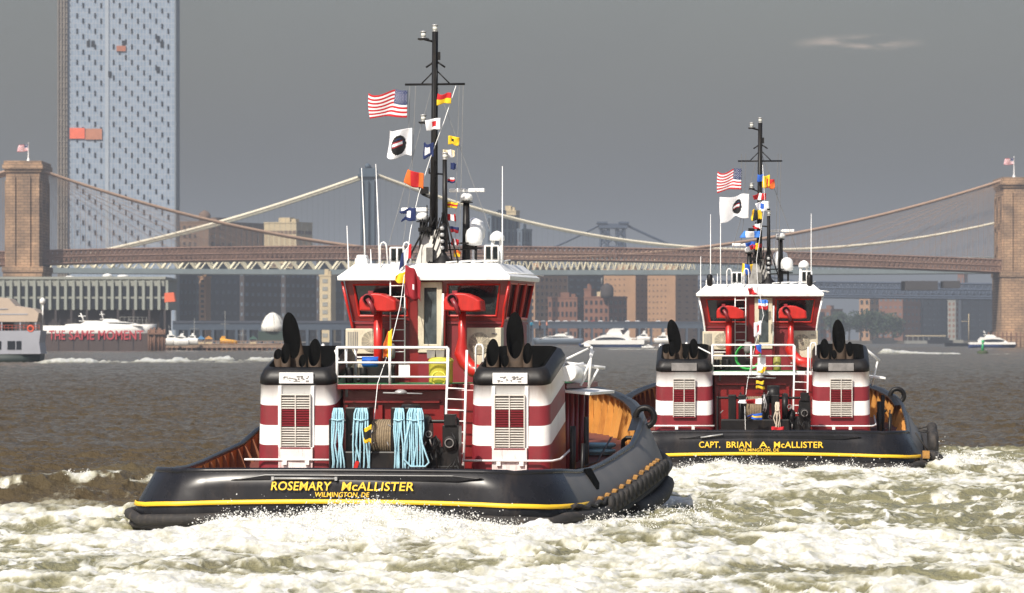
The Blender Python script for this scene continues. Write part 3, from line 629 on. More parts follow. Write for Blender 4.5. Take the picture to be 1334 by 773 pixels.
block('brick_block', 'dark slab beside the right stone tower', 'building', 1244, 1252, 1330, 384, 3800, dbl, 30, 1, 8, 6, M_winp, wh=.3)
block('brick_block', 'pale striped tower low beside the right stone tower', 'building', 1235, 1245, 1250, 392, 3650, gry, 25, 2, 7, 1, brk2)
block('brick_block', 'distant pink block above the far bridge deck at right', 'building', 1248, 1256, 1262, 358, 4300, brk2, 25, 2, 6, 1, M_winp)
for k, (a, m_, b_, t_) in enumerate(((940, 946, 990, 396), (985, 990, 1040, 402), (1036, 1050, 1072, 398), (1068, 1082, 1100, 404))):
    block('riverside_block', ['low block seen left of the farther wheelhouse', 'low block behind the farther wheelhouse', 'low block right of the farther wheelhouse', 'low block left of the trees'][k], 'building', a, m_, b_, t_, 3700 + 30*k, [gry, brk3, gry, brk2][k], 28, 2, 4, 4, M_winp, group='low blocks on the far right shore')

# elevated riverside roads
def viaduct(label, pa, pb, D, pt, pbm, n):
    r = thing('elevated_road', label, 'viaduct', (XX(pa, D), D, 0)); L_ = XX(pb, D) - XX(pa, D); z0, z1 = ZZ(pbm, D), ZZ(pt, D)
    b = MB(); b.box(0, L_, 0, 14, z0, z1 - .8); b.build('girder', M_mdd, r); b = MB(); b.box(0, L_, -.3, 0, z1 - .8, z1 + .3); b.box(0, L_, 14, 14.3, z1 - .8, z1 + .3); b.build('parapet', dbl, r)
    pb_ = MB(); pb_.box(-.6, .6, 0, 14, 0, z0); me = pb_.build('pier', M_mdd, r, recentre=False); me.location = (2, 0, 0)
    for k in range(1, n): inst(me, 'pier', r, (2 + k*(L_ - 4)/(n-1), 0, 0))
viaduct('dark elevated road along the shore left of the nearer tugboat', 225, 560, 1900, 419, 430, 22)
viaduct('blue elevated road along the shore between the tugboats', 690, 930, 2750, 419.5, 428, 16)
CARM = [mat('car_white', (.7, .7, .7), .3), mat('car_silver', (.35, .36, .38), .3), mat('car_red', (.3, .05, .04), .3)]
def car(px, D, z, k):
    body = MB(); body.prism([(-2.2,.3), (2.2,.3), (2.25,.85), (1.2,1.0), (.7,1.45), (-1.2,1.45), (-1.9,.95), (-2.25,.8)], -.85, .85, axis='Y'); 
    r = thing('parked_car', 'small car on the elevated road, %s' % k[1], 'car', (XX(px, D), D + 2, z), 0, 'cars on the elevated road'); body.build('body', CARM[k[0]], r)
    for sx in (-1.4, 1.4):
        w_ = MB(); w_.lathe((sx, -.9, .33), [(.33, -.1), (.33, .1)], 12, axis='Y'); w_.lathe((sx, .9, .33), [(.33, -.1), (.33, .1)], 12, axis='Y'); w_.build('wheel', M_win, r)
cps = [(699, 0), (708, 1), (717, 0), (727, 0), (737, 0), (747, 1), (755, 0), (764, 1), (773, 2), (783, 0), (799, 0), (801, 1), (818, 0), (831, 0), (858, 0)]
desc = 'above the moored ferry,leftmost on it,third from its left end,fourth from its left end,fifth from its left end,sixth from its left end,left of the old building,below the old building left corner,below the cornice,below the old building right corner,below the lit twin tower,beside another below the twin tower,right of the old building,between the twin towers,rightmost on it'.split(',')
desc[0], desc[1] = 'leftmost on it', 'second from its left end'
for i, (px, k) in enumerate(cps): car(px, 2750, ZZ(419.5, 2750) - .6, (k, desc[i]))

# trees on the far right shore
M_leaf = mat('far_foliage', (.03, .05, .022), .9, .45, .25); M_trk = mat('far_bark', (.08, .06, .04), .9)
def tree(px, D, ptop, rad, lab, seed):
    g = random.Random(seed); h = ZZ(ptop, D) - 2.2; r = thing('broadleaf_tree', lab, 'tree', (XX(px, D), D, 2.2), 0, 'trees on the far shore')
    b = MB(); b.tube([(0,0,-.5), (.3,0,h*.3), (-.2,0,h*.6)], .9, 6, rs=[.9,.6,.3])
    for q in range(5): a = q*1.3; b.tube([(0,0,h*.3), (math.cos(a)*rad*.5, math.sin(a)*rad*.4, h*.65)], .3, 5, rs=[.35,.12])
    b.build('trunk', M_trk, r); c = MB()
    lobes = [(g.uniform(-.75,.75)*rad, g.uniform(-.6,.6)*rad, h*g.uniform(.35,.85), rad*g.uniform(.3,.48)) for _ in range(15)]
    for _ in range(1500):
        lx, ly, lz, lr = g.choice(lobes); d = Vector((g.gauss(0,1), g.gauss(0,1), g.gauss(0,1))).normalized() * lr * g.uniform(.55, 1.08); p = Vector((lx, ly, lz)) + d*1.0
        s_ = g.uniform(.5, 1.2); u_ = Vector((g.gauss(0,1), g.gauss(0,1), g.gauss(0,1))).normalized(); w_ = u_.orthogonal().normalized()
        c.add([p + u_*s_, p + w_*s_*.7, p - u_*s_, p - w_*s_*.7], [(0,1,2,3)])
    c.build('crown', M_leaf, r, fixn=False)
for i, (px, pt, rd, lb) in enumerate(((1091, 409, 11, 'leftmost tree of the far right grove'), (1106, 404, 13, 'second tree from the left in the far grove'), (1121, 402, 13, 'tall tree in the left half of the far grove'), (1136, 405, 13, 'tallest middle tree below the orange block'), (1150, 407, 13, 'tree just left of the red brown slab'), (1163, 414, 11, 'rightmost low tree of the far grove'), (840, 412, 9, 'tree below the lit twin towers, left'), (862, 409, 10, 'tree below the right twin tower'), (886, 412, 9, 'tree left of the farther tugboat funnel'))):
    tree(px, 3640 if px > 1000 else 3200, pt, rd, lb, i)

# ---------------------------------------------------------------- pier building, lettered pier wall, piles, quay
DP = 1590.; pr = thing('pier_building', 'long grey two-storey pier building with rows of narrow windows', 'building', (XX(-60, DP), DP, 2.2)); X0 = XX(-60, DP); M_pc = mat('pier_cladding', '8f9188', .7, .12, .2); M_pp = mat('pier_pilaster', '8d9188', .7, .1, .3)
LP = XX(214, DP) - X0; zt = ZZ(364, DP) - 2.2; b = MB(); b.box(0, LP, 0, 60, ZZ(403, DP) - 2.2, zt); b.box(-.5, LP + .5, -.5, 60, zt, zt + .9); b.build('upper_storeys', M_pc, pr)
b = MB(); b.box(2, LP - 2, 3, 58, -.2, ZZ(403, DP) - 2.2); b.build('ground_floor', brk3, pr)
pil = MB(); pil.box(-.45, .45, -.9, 0, ZZ(404, DP) - 2.2, zt - .4); p0 = pil.build('pilaster', M_pp, pr); np_ = 27
sp_ = XX(10.15, DP) - XX(0, DP)
for k in range(np_ + 1):
    if k: inst(p0, 'pilaster', pr, (1 + k*sp_, 0, 0))
p0.location = (1, 0, 0); me = win_mesh(1.35, 3.7, M_win, .15)
for k in range(np_):
    for py_ in (379.5, 396): put_window(pr, me, 1 + (k + .5)*sp_, 0, ZZ(py_, DP) - 2.2)
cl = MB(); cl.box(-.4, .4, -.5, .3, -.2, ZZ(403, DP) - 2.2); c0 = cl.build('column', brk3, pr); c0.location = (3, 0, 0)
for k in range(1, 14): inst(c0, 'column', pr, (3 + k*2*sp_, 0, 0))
sg = MB(); sx = XX(214.5, DP) - X0; sg.prism([(sx, ZZ(394, DP) - 2.2), (sx + XX(14, DP) - XX(0, DP), ZZ(393, DP) - 2.2), (sx + XX(12, DP) - XX(0, DP), ZZ(381, DP) - 2.2), (sx, ZZ(382, DP) - 2.2)], -1, 6, axis='Y'); sg.build('orange_awning', mat('awning_orange', 'd86745', .7), pr)
for k, (a, b_, t_) in enumerate(((82, 94, 359), (131, 144, 356), (150, 166, 357.5))):
    r = thing('roof_tent', ['small white tent on the pier roof, leftmost', 'domed white tent on the pier roof, middle', 'white tent on the pier roof, right of the domed one'][k], 'tent', (XX((a+b_)/2, DP), DP + 8, zt + 2.2 + .9)); b = MB(); hw = (XX(b_, DP) - XX(a, DP))/2; hh = ZZ(t_, DP) - (zt + 3.1)
    b.lathe((0,0,0), [(hw, 0), (hw, hh*.5), (hw*.6, hh*.85), (.15, hh)], 10); b.build('canopy', mat('tent_white', (.7, .7, .68), .8, .05), r); b = MB(); b.tube([(0,0,hh), (0,0,hh+1.2)], .08, 5); b.build('mast', gry, r)
DB = 1500.; bw = thing('pier_wall', 'dark pier side wall topped by tall red letters', 'wall', (XX(57, DB), DB, 0)); Lb_ = XX(193, DB) - XX(57, DB); M_bw = mat('pier_wall_dark', '4a3e3b', .85, .12, .3)
b = MB(); b.box(0, Lb_, 0, 9, -.5, ZZ(434.5, DB)); b.build('wall_face', M_bw, bw)
b = MB()
for k in range(1, 7): b.box(Lb_*k/7 - .12, Lb_*k/7 + .12, -.12, 0, 0, ZZ(434.5, DB) - .2)
b.build('joint_strips', M_win, bw)
M_red = mat('letter_red', 'b23c46', .6, .08, 1)
for word, a, c_ in (('THE', 64, 85), ('SAME', 90, 123), ('MOMENT', 128, 187)):
    me = text_mesh(word, 4.4, .06, .15, 1.02, align='LEFT'); o = bpy.data.objects.new('lettering', me); C.objects.link(o); me.materials.append(M_red); xs = [v.co.x for v in me.vertices]; wd = max(xs) - min(xs); scx = (XX(c_, DB) - XX(a, DB))/wd
    for v in me.vertices: v.co.x = (v.co.x - min(xs))*scx
    o.parent = bw; o.rotation_euler = (R(90), 0, 0); o.location = (XX(a, DB) - XX(57, DB), -.25, ZZ(442.5, DB))
# white yachts lying behind the pier wall
M_yw = mat('yacht_white', (.8, .79, .75), .3, .04, .5)
def cruiser(name, label, px0, px1, D, pys, face=-1, hullm=None, winp=True, group=None, cat='yacht', baseh=None, rig=True):
    """motor vessel seen side-on; pys = (waterline, sheer, deckhouse top, flybridge top, mast top)"""
    L_ = XX(px1, D) - XX(px0, D); r = thing(name, label, cat, (XX((px0+px1)/2, D), D, 0), 0, group); Z = [ZZ(p, D) for p in pys]; w_ = L_*.13
    hm = hullm or M_yw; fx = face
    def S(x): return fx * x                                        # bow towards +x*face
    h = MB(); rows = []
    for i in range(13):
        t_ = i/12; x = -L_/2 + L_*t_; bw_ = w_*(1 - max(0, (t_ - .55)/.45)**2.2); sh = Z[1] + (Z[1]-Z[0])*.25*max(0, t_ - .5)
        rows.append([Vector((S(x + (0 if t_ < 1 else 0)), -bw_*.85, Z[0] - .4)), Vector((S(x + L_*.02*t_), -bw_, lerp(Z[0], sh, .6))), Vector((S(x + L_*.03*t_), -bw_, sh)), Vector((S(x + L_*.03*t_), bw_, sh)), Vector((S(x + L_*.02*t_), bw_, lerp(Z[0], sh, .6))), Vector((S(x), bw_*.85, Z[0] - .4))])
    h.grid(rows, closed=True, sm=True); h.add(rows[0], [tuple(range(6))]); h.build('hull', hm, r)
    a, b_ = -L_*.30, L_*.30; z1, z2 = Z[1] - .05, Z[2]
    s = MB(); poly = [(S(a), z1), (S(b_ + L_*.10), z1), (S(b_), lerp(z1, z2, .5)), (S(b_*.5), lerp(z1, z2, .95)), (S(0), z2), (S(a*.8), z2), (S(a), lerp(z1, z2, .6))]
    s.prism(poly, -w_*.75, w_*.75, axis='Y'); s.build('deckhouse', M_yw, r)
    if winp:
        s = MB(); zz_ = lerp(z1, z2, .48); n_ = 14; pts = [(S(lerp(a*.7, b_*.9, .5) + math.cos(q*2*math.pi/n_)*(b_*.9 - a*.7)/2), zz_ + math.sin(q*2*math.pi/n_)*(z2 - z1)*.24) for q in range(n_)]
        s.prism(pts, -w_*.78, w_*.78, axis='Y'); s.build('side_window', M_win, r)
    s = MB(); s.prism([(S(-L_*.16), z2), (S(L_*.10), z2), (S(L_*.04), lerp(z2, Z[3], .8)), (S(-L_*.02), Z[3]), (S(-L_*.18), Z[3]), (S(-L_*.18), lerp(z2, Z[3], .8)), (S(-L_*.12), lerp(z2, Z[3], .75))], -w_*.55, w_*.55, axis='Y'); s.build('flybridge', M_yw, r)
    if rig:
        s = MB(); s.tube([(S(-L_*.14), 0, Z[3]), (S(-L_*.17), 0, Z[4])], L_*.006, 6); s.tube([(S(-L_*.19), 0, lerp(Z[3], Z[4], .6)), (S(-L_*.12), 0, lerp(Z[3], Z[4], .6))], L_*.005, 6); s.build('mast', M_yw, r)
    s = MB()
    for k in range(7): s.tube([(S(L_*(.2 + .04*k)), -w_*.6*(1-k*.1), Z[1]), (S(L_*(.2 + .04*k)), -w_*.6*(1-k*.1), Z[1] + (Z[1]-Z[0])*.6)], L_*.0018, 4)
    s.tube([(S(L_*.2), -w_*.6, Z[1] + (Z[1]-Z[0])*.6), (S(L_*.44), -w_*.24, Z[1] + (Z[1]-Z[0])*.6)], L_*.0018, 4); s.build('bow_rail', gry, r)
    return r
cruiser('white_yacht', 'long low white yacht behind the lettered pier wall', 58, 200, 1530, (443, 424.5, 422, 418, 408), 1, winp=False)
cruiser('white_yacht', 'white yacht upper decks rising behind the first yacht', 100, 196, 1545, (436, 424, 419, 415.5, 406), 1)
b = MB()
g = random.Random(4)
pl = thing('pile_cluster', 'cluster of brown timber piles at the end of the lettered wall', 'piles', (XX(204, 1495), 1495, 0))
for k in range(9):
    b = MB(); x = -2.6 + k*.66; b.tube([(x, g.uniform(-.8,.8), -1), (x + g.uniform(-.1,.1), g.uniform(-.5,.5), ZZ(428, 1495) + g.uniform(-.6,.3))], .36, 8); b.build('pile', mat('wet_timber', '6f5242', .9, .2, 1) if k == 0 else bpy.data.materials['wet_timber'], pl)
b = MB(); b.box(-2.9, 2.9, -1, 1, 5.5, 6.1); b.build('pile_cap', bpy.data.materials['wet_timber'], pl)
# esplanade deck on piles
DQ = 1540.; q = thing('timber_wharf', 'low tan wharf on piles in front of the elevated road', 'wharf', (XX(215, DQ), DQ, 0)); Lq = XX(372, DQ) - XX(215, DQ)
b = MB(); b.box(0, Lq, 0, 9, 1.2, 2.1); b.build('deck', mat('wharf_tan', '8b7764', .85, .25, .4), q)
b = MB(); b.box(0, Lq, -.2, 0, 2.1, 2.3); b.box(0, Lq, -.25, -.05, .9, 1.1)
for k in range(34): b.box(k*Lq/33 - .08, k*Lq/33 + .08, -.15, 0, 2.3, 3.3)
b.box(0, Lq, -.15, 0, 3.2, 3.35); b.build('railing', mat('wharf_rail', 'a0826e', .8, .3, .4), q)
pp = MB(); pp.tube([(0, .3, -1.2), (0, .3, 1.2)], .35, 8); pq = pp.build('pile', bpy.data.materials['wet_timber'], q); pq.location = (.6, 0, 0)
for k in range(1, 24): inst(pq, 'pile', q, (.6 + k*Lq/24, 0, 0))
# small boats, tents and craft behind the wharf
cruiser('moored_boat', 'white boat with raised bow right of the pile cluster', 214, 232, 1535, (449, 441, 436, 431, 423), 1, winp=True)
cruiser('moored_boat', 'white boat with red stripe on its side beside the piles', 226, 246, 1533, (449, 442, 438, 434.5, 431), -1)
cruiser('moored_boat', 'small white boat nearest the blue stall', 243, 258, 1536, (448, 441, 437, 434, 430), -1)
r = thing('yellow_launch', 'bright yellow launch drawn up on the wharf', 'boat', (XX(298, 1541), 1541.5, 2.1)); b = MB(); b.grid([[Vector((-3+i*.6, -1.0*(1-(i/10)**3), 2.2 - i*.09)), Vector((-3+i*.6, -.6*(1-(i/10)**3), .15)), Vector((-3+i*.6, .6*(1-(i/10)**3), .15)), Vector((-3+i*.6, 1.0*(1-(i/10)**3), 2.2 - i*.09))] for i in range(11)], closed=True); b.build('hull', mat('launch_yellow', 'dca02a', .5), r); b = MB(); b.box(-2.6, -1.2, -.7, .7, 1.9, 2.9); b.build('cabin', mat('launch_yellow2', 'c9922c', .5), r)
r = thing('dome_tent', 'big rounded white dome tent left of the nearer tugboat', 'tent', (XX(355, 1552), 1553, ZZ(432, 1552))); b = MB(); b.box(-5, 5, -3, 3.5, -3.4, 0); b.build('green_base', mat('tent_base', '2f3f38', .8), r); b = MB(); hd = ZZ(407, 1552) - ZZ(432, 1552); b.lathe((0,0,0), [(4.1, 0), (4.0, hd*.3), (3.5, hd*.55), (2.5, hd*.78), (1.2, hd*.94), (.1, hd)], 18); b.build('fabric', mat('tent_cream', (.75, .74, .68), .8, .12, .5), r); b = MB()
for k in range(9): a = k*2*math.pi/9; b.tube([(4.15*math.cos(a), 4.15*math.sin(a), 0), (3.65*math.cos(a), 3.65*math.sin(a), hd*.52), (2.55*math.cos(a), 2.55*math.sin(a), hd*.8), (.2*math.cos(a), .2*math.sin(a), hd*1.01)], .09, 4)
b.build('frame_ribs', gry, r)
for k, (px, c_, lb) in enumerate(((262, '4f7fa8', 'blue stall beside the small white boat'), (272, 'c0893e', 'ochre stall beside the blue one'), (330, '3b5a50', 'dark green stall left of the dome tent'))):
    r = thing('market_stall', lb, 'stall', (XX(px, 1545), 1545, 2.1)); b = MB(); b.prism([(-1.4, 2), (0, 3), (1.4, 2), (1.4, 1.8), (-1.4, 1.8)], -1, 1, axis='Y'); b.build('awning', mat('stall_%d' % k, c_, .8), r); b = MB()
    for sx in (-1.2, 1.2): b.box(sx-.06, sx+.06, -.9, -.8, 0, 1.9); b.box(sx-.06, sx+.06, .8, .9, 0, 1.9)
    b.build('posts', gry, r); b = MB(); b.box(-1.2, 1.2, -.8, -.2, .7, .85); b.box(-1.2, 1.2, -.8, -.7, 0, .7); b.build('counter', cre, r)
for k, (px, pt, lb) in enumerate(((253, 415, 'thin mast over the small white boat'), (293, 405, 'tall mast behind the yellow launch'), (316, 428, 'short mast right of the yellow launch'))):
    r = thing('flag_mast', lb, 'mast', (XX(px, 1546), 1547, 2.1)); b = MB(); h_ = ZZ(pt, 1546) - 2.1; b.tube([(0,0,0), (0,0,h_)], .14, 6, rs=[.16, .08]); b.build('pole', gry, r); b = MB(); b.tube([(-1.6,0,h_*.6), (1.6,0,h_*.6)], .07, 5); b.build('yard', gry, r)

# ferry at the left edge
DF = 765.; fr_ = thing('sightseeing_ferry', 'white ferry with dark green waterline leaving the frame at left', 'ferry', (XX(0, DF), DF, 0)); s = DF/F
def fx(px): return (px - 0)*s
M_fw = mat('ferry_white', '9a9ca4', .4, .06, .5); M_fg = mat('ferry_green', '1f2b27', .5, .1, .5); M_fc = mat('ferry_canopy', 'b7a695', .7, .06, .5)
def zf_(py): return ZZ(py, DF)
h = MB(); n_ = 16; rows = []
for i in range(n_ + 1):
    t_ = i/n_; px = lerp(-330, 54, t_); w_ = 5.0*min(1, (.25 + t_*4))*(1 - .25*max(0, (t_ - .9)/.1)**2)
    rows.append([Vector((fx(px), -w_*.92, -.6)), Vector((fx(px + t_*1.5), -w_, zf_(461.5 + (1-t_)*2))), Vector((fx(px + t_*1.5), w_, zf_(461.5 + (1-t_)*2))), Vector((fx(px), w_*.92, -.6))])
h.grid(rows, closed=True); h.add(rows[-1], [(0,1,2,3)]); h.add(rows[0], [(0,1,2,3)]); h.build('hull', M_fg, fr_)
h = MB(); h.prism([(fx(-320), zf_(463)), (fx(57), zf_(461)), (fx(55), zf_(446)), (fx(57), zf_(431)), (fx(-325), zf_(432))], -5, 5, axis='Y'); h.build('main_cabin', M_fw, fr_)
me = win_mesh(1, 1, M_win, .08)
for a, b_ in ((-52, -44), (-40, -30), (-24, -16), (-4, 6), (14, 24), (25.5, 32)):
    o = put_window(fr_, me, fx((a+b_)/2), -5, zf_(450)); o.scale = (fx(b_) - fx(a), 1, zf_(445) - zf_(456))
h = MB()
for k in range(40): h.tube([(fx(-140 + 5*k), -4.9, zf_(431.5)), (fx(-140 + 5*k), -4.9, zf_(424))], .04, 4)
for z_ in (424, 427.5): h.tube([(fx(-140), -4.9, zf_(z_)), (fx(55), -4.9, zf_(z_))], .05, 4)
h.build('upper_rail', mat('ferry_rail_red', 'b35a48', .6), fr_)
h = MB(); h.prism([(fx(-300), zf_(419.5)), (fx(52), zf_(419.5)), (fx(54), zf_(408)), (fx(48), zf_(403)), (fx(24), zf_(399)), (fx(16), zf_(390)), (fx(4), zf_(388)), (fx(-60), zf_(388)), (fx(-300), zf_(395))], -4.6, 4.6, axis='Y'); h.build('canopy', M_fc, fr_)
h = MB(); h.box(fx(-300), fx(40), -4.66, -4.6, zf_(410.5), zf_(409)); h.box(fx(0), fx(14), -4.7, -4.6, zf_(403.6), zf_(402.4)); h.build('canopy_trim', M_fw, fr_)
h = MB()
for px in (-90, -60, -30, 6, 30, 50): h.box(fx(px) - .12, fx(px) + .12, -4.5, -4.3, zf_(431), zf_(419))
h.build('stanchions', M_fw, fr_); h = MB(); h.box(fx(-300), fx(20), -2.5, 3, zf_(431), zf_(420)); h.build('upper_cabin', M_win, fr_)
h = MB(); h.tube([(fx(55), 0, zf_(431)), (fx(56), 0, zf_(394))], .12, 6); h.lathe((fx(55.5), 0, zf_(397)), [(.1,0), (.5,.3), (.5,.9), (.1,1.2)], 10); h.build('stern_light_mast', M_yw, fr_)
h = MB(); h.torus((fx(44), -4.95, zf_(428.5)), .5, .14, 'Y', 16, 8); h.build('life_ring', mat('ring_orange', 'd95a3c', .5), fr_)
# people on the ferry's upper deck (skinned figures)
def person(loc, rz, cols, label, seed):
    g = random.Random(seed); me = bpy.data.meshes.new('person'); a = g.uniform(-.1, .25)
    V = [(0,0,.95), (0,0,1.2), (0,0,1.42), (0,0,1.52), (0,-.02,1.62), (0,-.02,1.72), (.17,0,1.4), (.25,-.05-a,1.15), (.22,-.28-a,1.05), (-.17,0,1.4), (-.25,-.05,1.15), (-.2,-.25,1.0), (.1,0,.88), (.11,-.02,.48), (.11,.02,.08), (.11,-.14,.04), (-.1,0,.88), (-.11,-.02,.48), (-.11,.02,.08), (-.11,-.14,.04)]
    E = [(0,1), (1,2), (2,3), (3,4), (4,5), (2,6), (6,7), (7,8), (2,9), (9,10), (10,11), (0,12), (12,13), (13,14), (14,15), (0,16), (16,17), (17,18), (18,19)]
    rr = [.15,.15,.13,.055,.1,.08,.06,.045,.035,.06,.045,.035,.09,.06,.045,.035,.09,.06,.045,.035]
    me.from_pydata(V, E, []); o = bpy.data.objects.new('person', me); C.objects.link(o); bm = bmesh.new(); bm.from_mesh(me); sk = bm.verts.layers.skin.verify()
    for i, v in enumerate(bm.verts): v[sk].radius = (rr[i], rr[i]); v[sk].use_root = (i == 0)
    bm.to_mesh(me); bm.free(); o.modifiers.new('skin', 'SKIN'); ss = o.modifiers.new('sub', 'SUBSURF'); ss.levels = 1; ss.render_levels = 1
    dg = bpy.context.evaluated_depsgraph_get(); dg.update(); m2 = bpy.data.meshes.new_from_object(o.evaluated_get(dg)); o.modifiers.clear(); o.data = m2
    m2.materials.clear()
    for c_ in cols: m2.materials.append(mat('cloth_' + c_, c_, .8) if ('cloth_' + c_) not in bpy.data.materials else bpy.data.materials['cloth_' + c_])
    for p in m2.polygons: z = p.center.z; p.material_index = 2 if z > 1.5 else (0 if z > .92 else 1)
    o.location = loc; o.rotation_euler = (0, 0, rz); tag(o, label, 'person'); return o
for k, (px, c_, lb) in enumerate(((2, 'b8483c', 'person in a red top at the ferry rail, leftmost'), (10, 'd9d2c4', 'person in a pale shirt at the ferry rail'), (25, '2f7f9a', 'person in a blue top at the ferry rail'), (36, '9a6a4a', 'person in a brown top at the ferry rail'), (45, 'c98a78', 'person in pink at the stern end of the ferry rail'))):
    person((fx(px), DF - 4.3, zf_(431.3)), R(k*40 - 60), (c_, '2b2f3a', '9b6b52'), lb, k)

# big yacht, small boats mid right, ferry by the right tower, buoy, low piers
M_nv = mat('hull_navy', '2c4478', .4, .08, .4)
r = cruiser('blue_hulled_yacht', 'white motor yacht with dark oval window and blue hull between the tugboats', 756, 839, 2050, (453, 448.5, 436, 428, 427), -1, hullm=M_nv, rig=False)
b = MB(); L_ = XX(839, 2050) - XX(756, 2050); z1 = ZZ(448.8, 2050); z2 = ZZ(444.5, 2050)
b.prism([(-L_*.5, z1), (L_*.5, z1), (L_*.5, z2 + .6), (-L_*.38, z2 + .3)], -4.3, 4.3, axis='Y'); b.build('white_topsides', M_yw, r)
b = MB(); b.prism([(L_*.22, z2), (L_*.26, z2), (L_*.27, ZZ(430.5, 2050)), (L_*.25, ZZ(430.5, 2050)), (L_*.19, ZZ(435, 2050))], -3.3, 3.3, axis='Y'); b.box(L_*.25, L_*.46, -3, 3, ZZ(441.5, 2050), ZZ(440.5, 2050)); b.build('radar_arch', M_yw, r)
cruiser('small_cruiser', 'small white cabin cruiser just right of the big yacht, farther off', 830, 847, 2500, (444, 439, 435, 431, 427), -1, cat='boat')
cruiser('small_cruiser', 'small white cruiser with dark waterline nearest the farther tugboat', 852, 875, 2300, (446.5, 441.5, 437, 433, 428), -1, cat='boat', hullm=None)
cruiser('white_launch', 'tiny white launch low in the water astern of the big yacht', 836, 852, 1950, (454, 451.5, 450, 449, 448), -1, cat='boat', rig=False)
cruiser('far_workboat', 'long grey boat low behind the nearer tugboat funnels', 696, 760, 2450, (448, 441, 437.5, 435, 433), -1, cat='boat', hullm=blg)
r = cruiser('harbor_ferry', 'white and blue catamaran ferry in front of the right stone tower', 1262, 1322, 1950, (452.5, 448.5, 439.5, 436, 431), 1, hullm=M_nv, cat='ferry')
b = MB(); L_ = XX(1322, 1950) - XX(1262, 1950); z1 = ZZ(449, 1950); b.prism([(-L_*.5, z1), (L_*.5, z1), (L_*.5, z1 + 1.0), (-L_*.5, z1 + 1.0)], -2.8, 2.8, axis='Y'); b.build('white_topsides', M_yw, r)
r = thing('channel_buoy', 'green channel buoy leaning on the water at far right', 'buoy', (XX(1280, 1200), 1200, 0)); b = MB(); b.lathe((0,0,-.4), [(1.2, 0), (1.5,.4), (1.5,1), (.9,1.3)], 16); b.build('float', mat('buoy_weed', '3f4a30', .9), r); b = MB(); b.tube([(0,0,.9), (.1,0,3.0)], .28, 8, rs=[.45,.2]); b.lathe((.1,0,2.9), [(.3,0), (.4,.2), (.4,.7), (.1,.9)], 10); b.build('tower', mat('buoy_green', '25a060', .5), r)
r = thing('moored_barge', 'dark barge with tall mast moored left of the white ferry', 'barge', (XX(1247, 2300), 2300, 0)); b = MB(); b.prism([(-6.6, -.3), (5.5, -.3), (6, 1.6), (-6.6, 1.9)], -3, 3, axis='Y'); b.build('hull', M_win, r); b = MB(); b.tube([(6, 0, 1.5), (6, 0, ZZ(409, 2300))], .22, 6); b.tube([(2.2, 0, ZZ(419, 2300)), (6, 0, ZZ(419, 2300))], .12, 5); b.build('mast', cre, r); b = MB(); b.box(-2, 3, -1.5, 1.5, 1.8, 3.4); b.build('deckhouse', gry, r)
r = thing('floating_pavilion', 'open pavilion with pale flat roof on the far right shore', 'pavilion', (XX(1196, 3500), 3500, 0)); b = MB(); b.box(-9, 22, 0, 12, ZZ(438.5, 3500), ZZ(437, 3500)); b.build('roof', cre, r); b = MB()
for k in range(8): b.box(-8.5 + k*4.2, -8 + k*4.2, .5, 1, 0, ZZ(438.5, 3500))
b.build('posts', gry, r); b = MB(); b.box(-10, 23, -1, 13, -.5, 2.4); b.build('deck', gry, r)
for k, (a, c_, lb, m_) in enumerate(((1138, 1168, 'long pale barge against the far shore below the trees', gry), (1210, 1240, 'low dark pier on the far shore left of the barge', brk3))):
    r = thing('moored_lighter', lb, 'barge', (XX(a, 3450), 3450, 0)); Lk = XX(c_, 3450) - XX(a, 3450); b = MB(); b.prism([(0, -.3), (Lk, -.3), (Lk + 1, 2.8), (-1, 3)], 0, 8, axis='Y'); b.build('hull', m_, r); b = MB(); b.box(Lk*.1, Lk*.9, 1, 7, 3, 4.6); b.build('deck_cargo', m_, r)
r = thing('fender_rack', 'dark timber fender piles around the right stone tower', 'piles', (XX(1288, 2130), 2130, 0)); M_tm = bpy.data.materials['wet_timber']; q0 = None
for k in range(20):
    b = MB(); b.tube([(0,0,-1), (0,0,ZZ(433 + (k % 4), 2130))], .38, 6)
    if q0 is None: q0 = b.build('pile', M_tm, r)
    else: inst(q0, 'pile', r, (k*2.2, (k % 3)*.5, 0))
b = MB(); b.box(-1, 46, 0, 1.4, 4.6, 5.4); b.build('waling', M_tm, r)
# ================================================================ tugboats
def m(px, py, y):
    c, s = math.cos(R(10)), math.sin(R(10)); k = (px - CX)/F
    X = (k*(99 + y*c) - T1[0].x - y*s)/(c + k*s); D = 99 + y*c - X*s
    return Vector((X, y, CH + (HZ - py)/F*D))
M_blk = mat('hull_black', (.012, .012, .014), .27, .3, 1.2, stain='4a4038', stain_amt=.25, spec=.26, bump=.03)
M_hsd = mat('hull_side_worn', (.115, .108, .10), .5, .25, 1.5, stain='6b6156', stain_amt=.35, streak=True, bump=.04)
M_rub = mat('fender_rubber', (.022, .02, .019), .75, .35, 4, bump=.5, stain='6a5d50', stain_amt=.3)
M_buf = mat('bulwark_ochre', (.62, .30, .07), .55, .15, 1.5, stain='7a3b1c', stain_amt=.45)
M_bshd = mat('bulwark_shaded', (.22, .075, .028), .65, .2, 1.5, stain='5a2a18', stain_amt=.4)  # darker copy of the bulwark ochre, shade mixed into the colour
M_dek = mat('deck_red_oxide', (.16, .045, .03), .7, .25, 1.5, stain='2a2420', stain_amt=.5)
M_red = mat('tug_red', (.20, .010, .010), .35, .12, 1.4, coat=.25, stain='3a1410', stain_amt=.3)
M_mar = mat('tug_maroon', (.22, .018, .026), .38, .16, 1.2, coat=.15, stain='5c3a34', stain_amt=.35, bump=.04)
M_brd = mat('bright_red', (.50, .016, .010), .38, .12, 2, coat=.2, stain='5a1a12', stain_amt=.3)
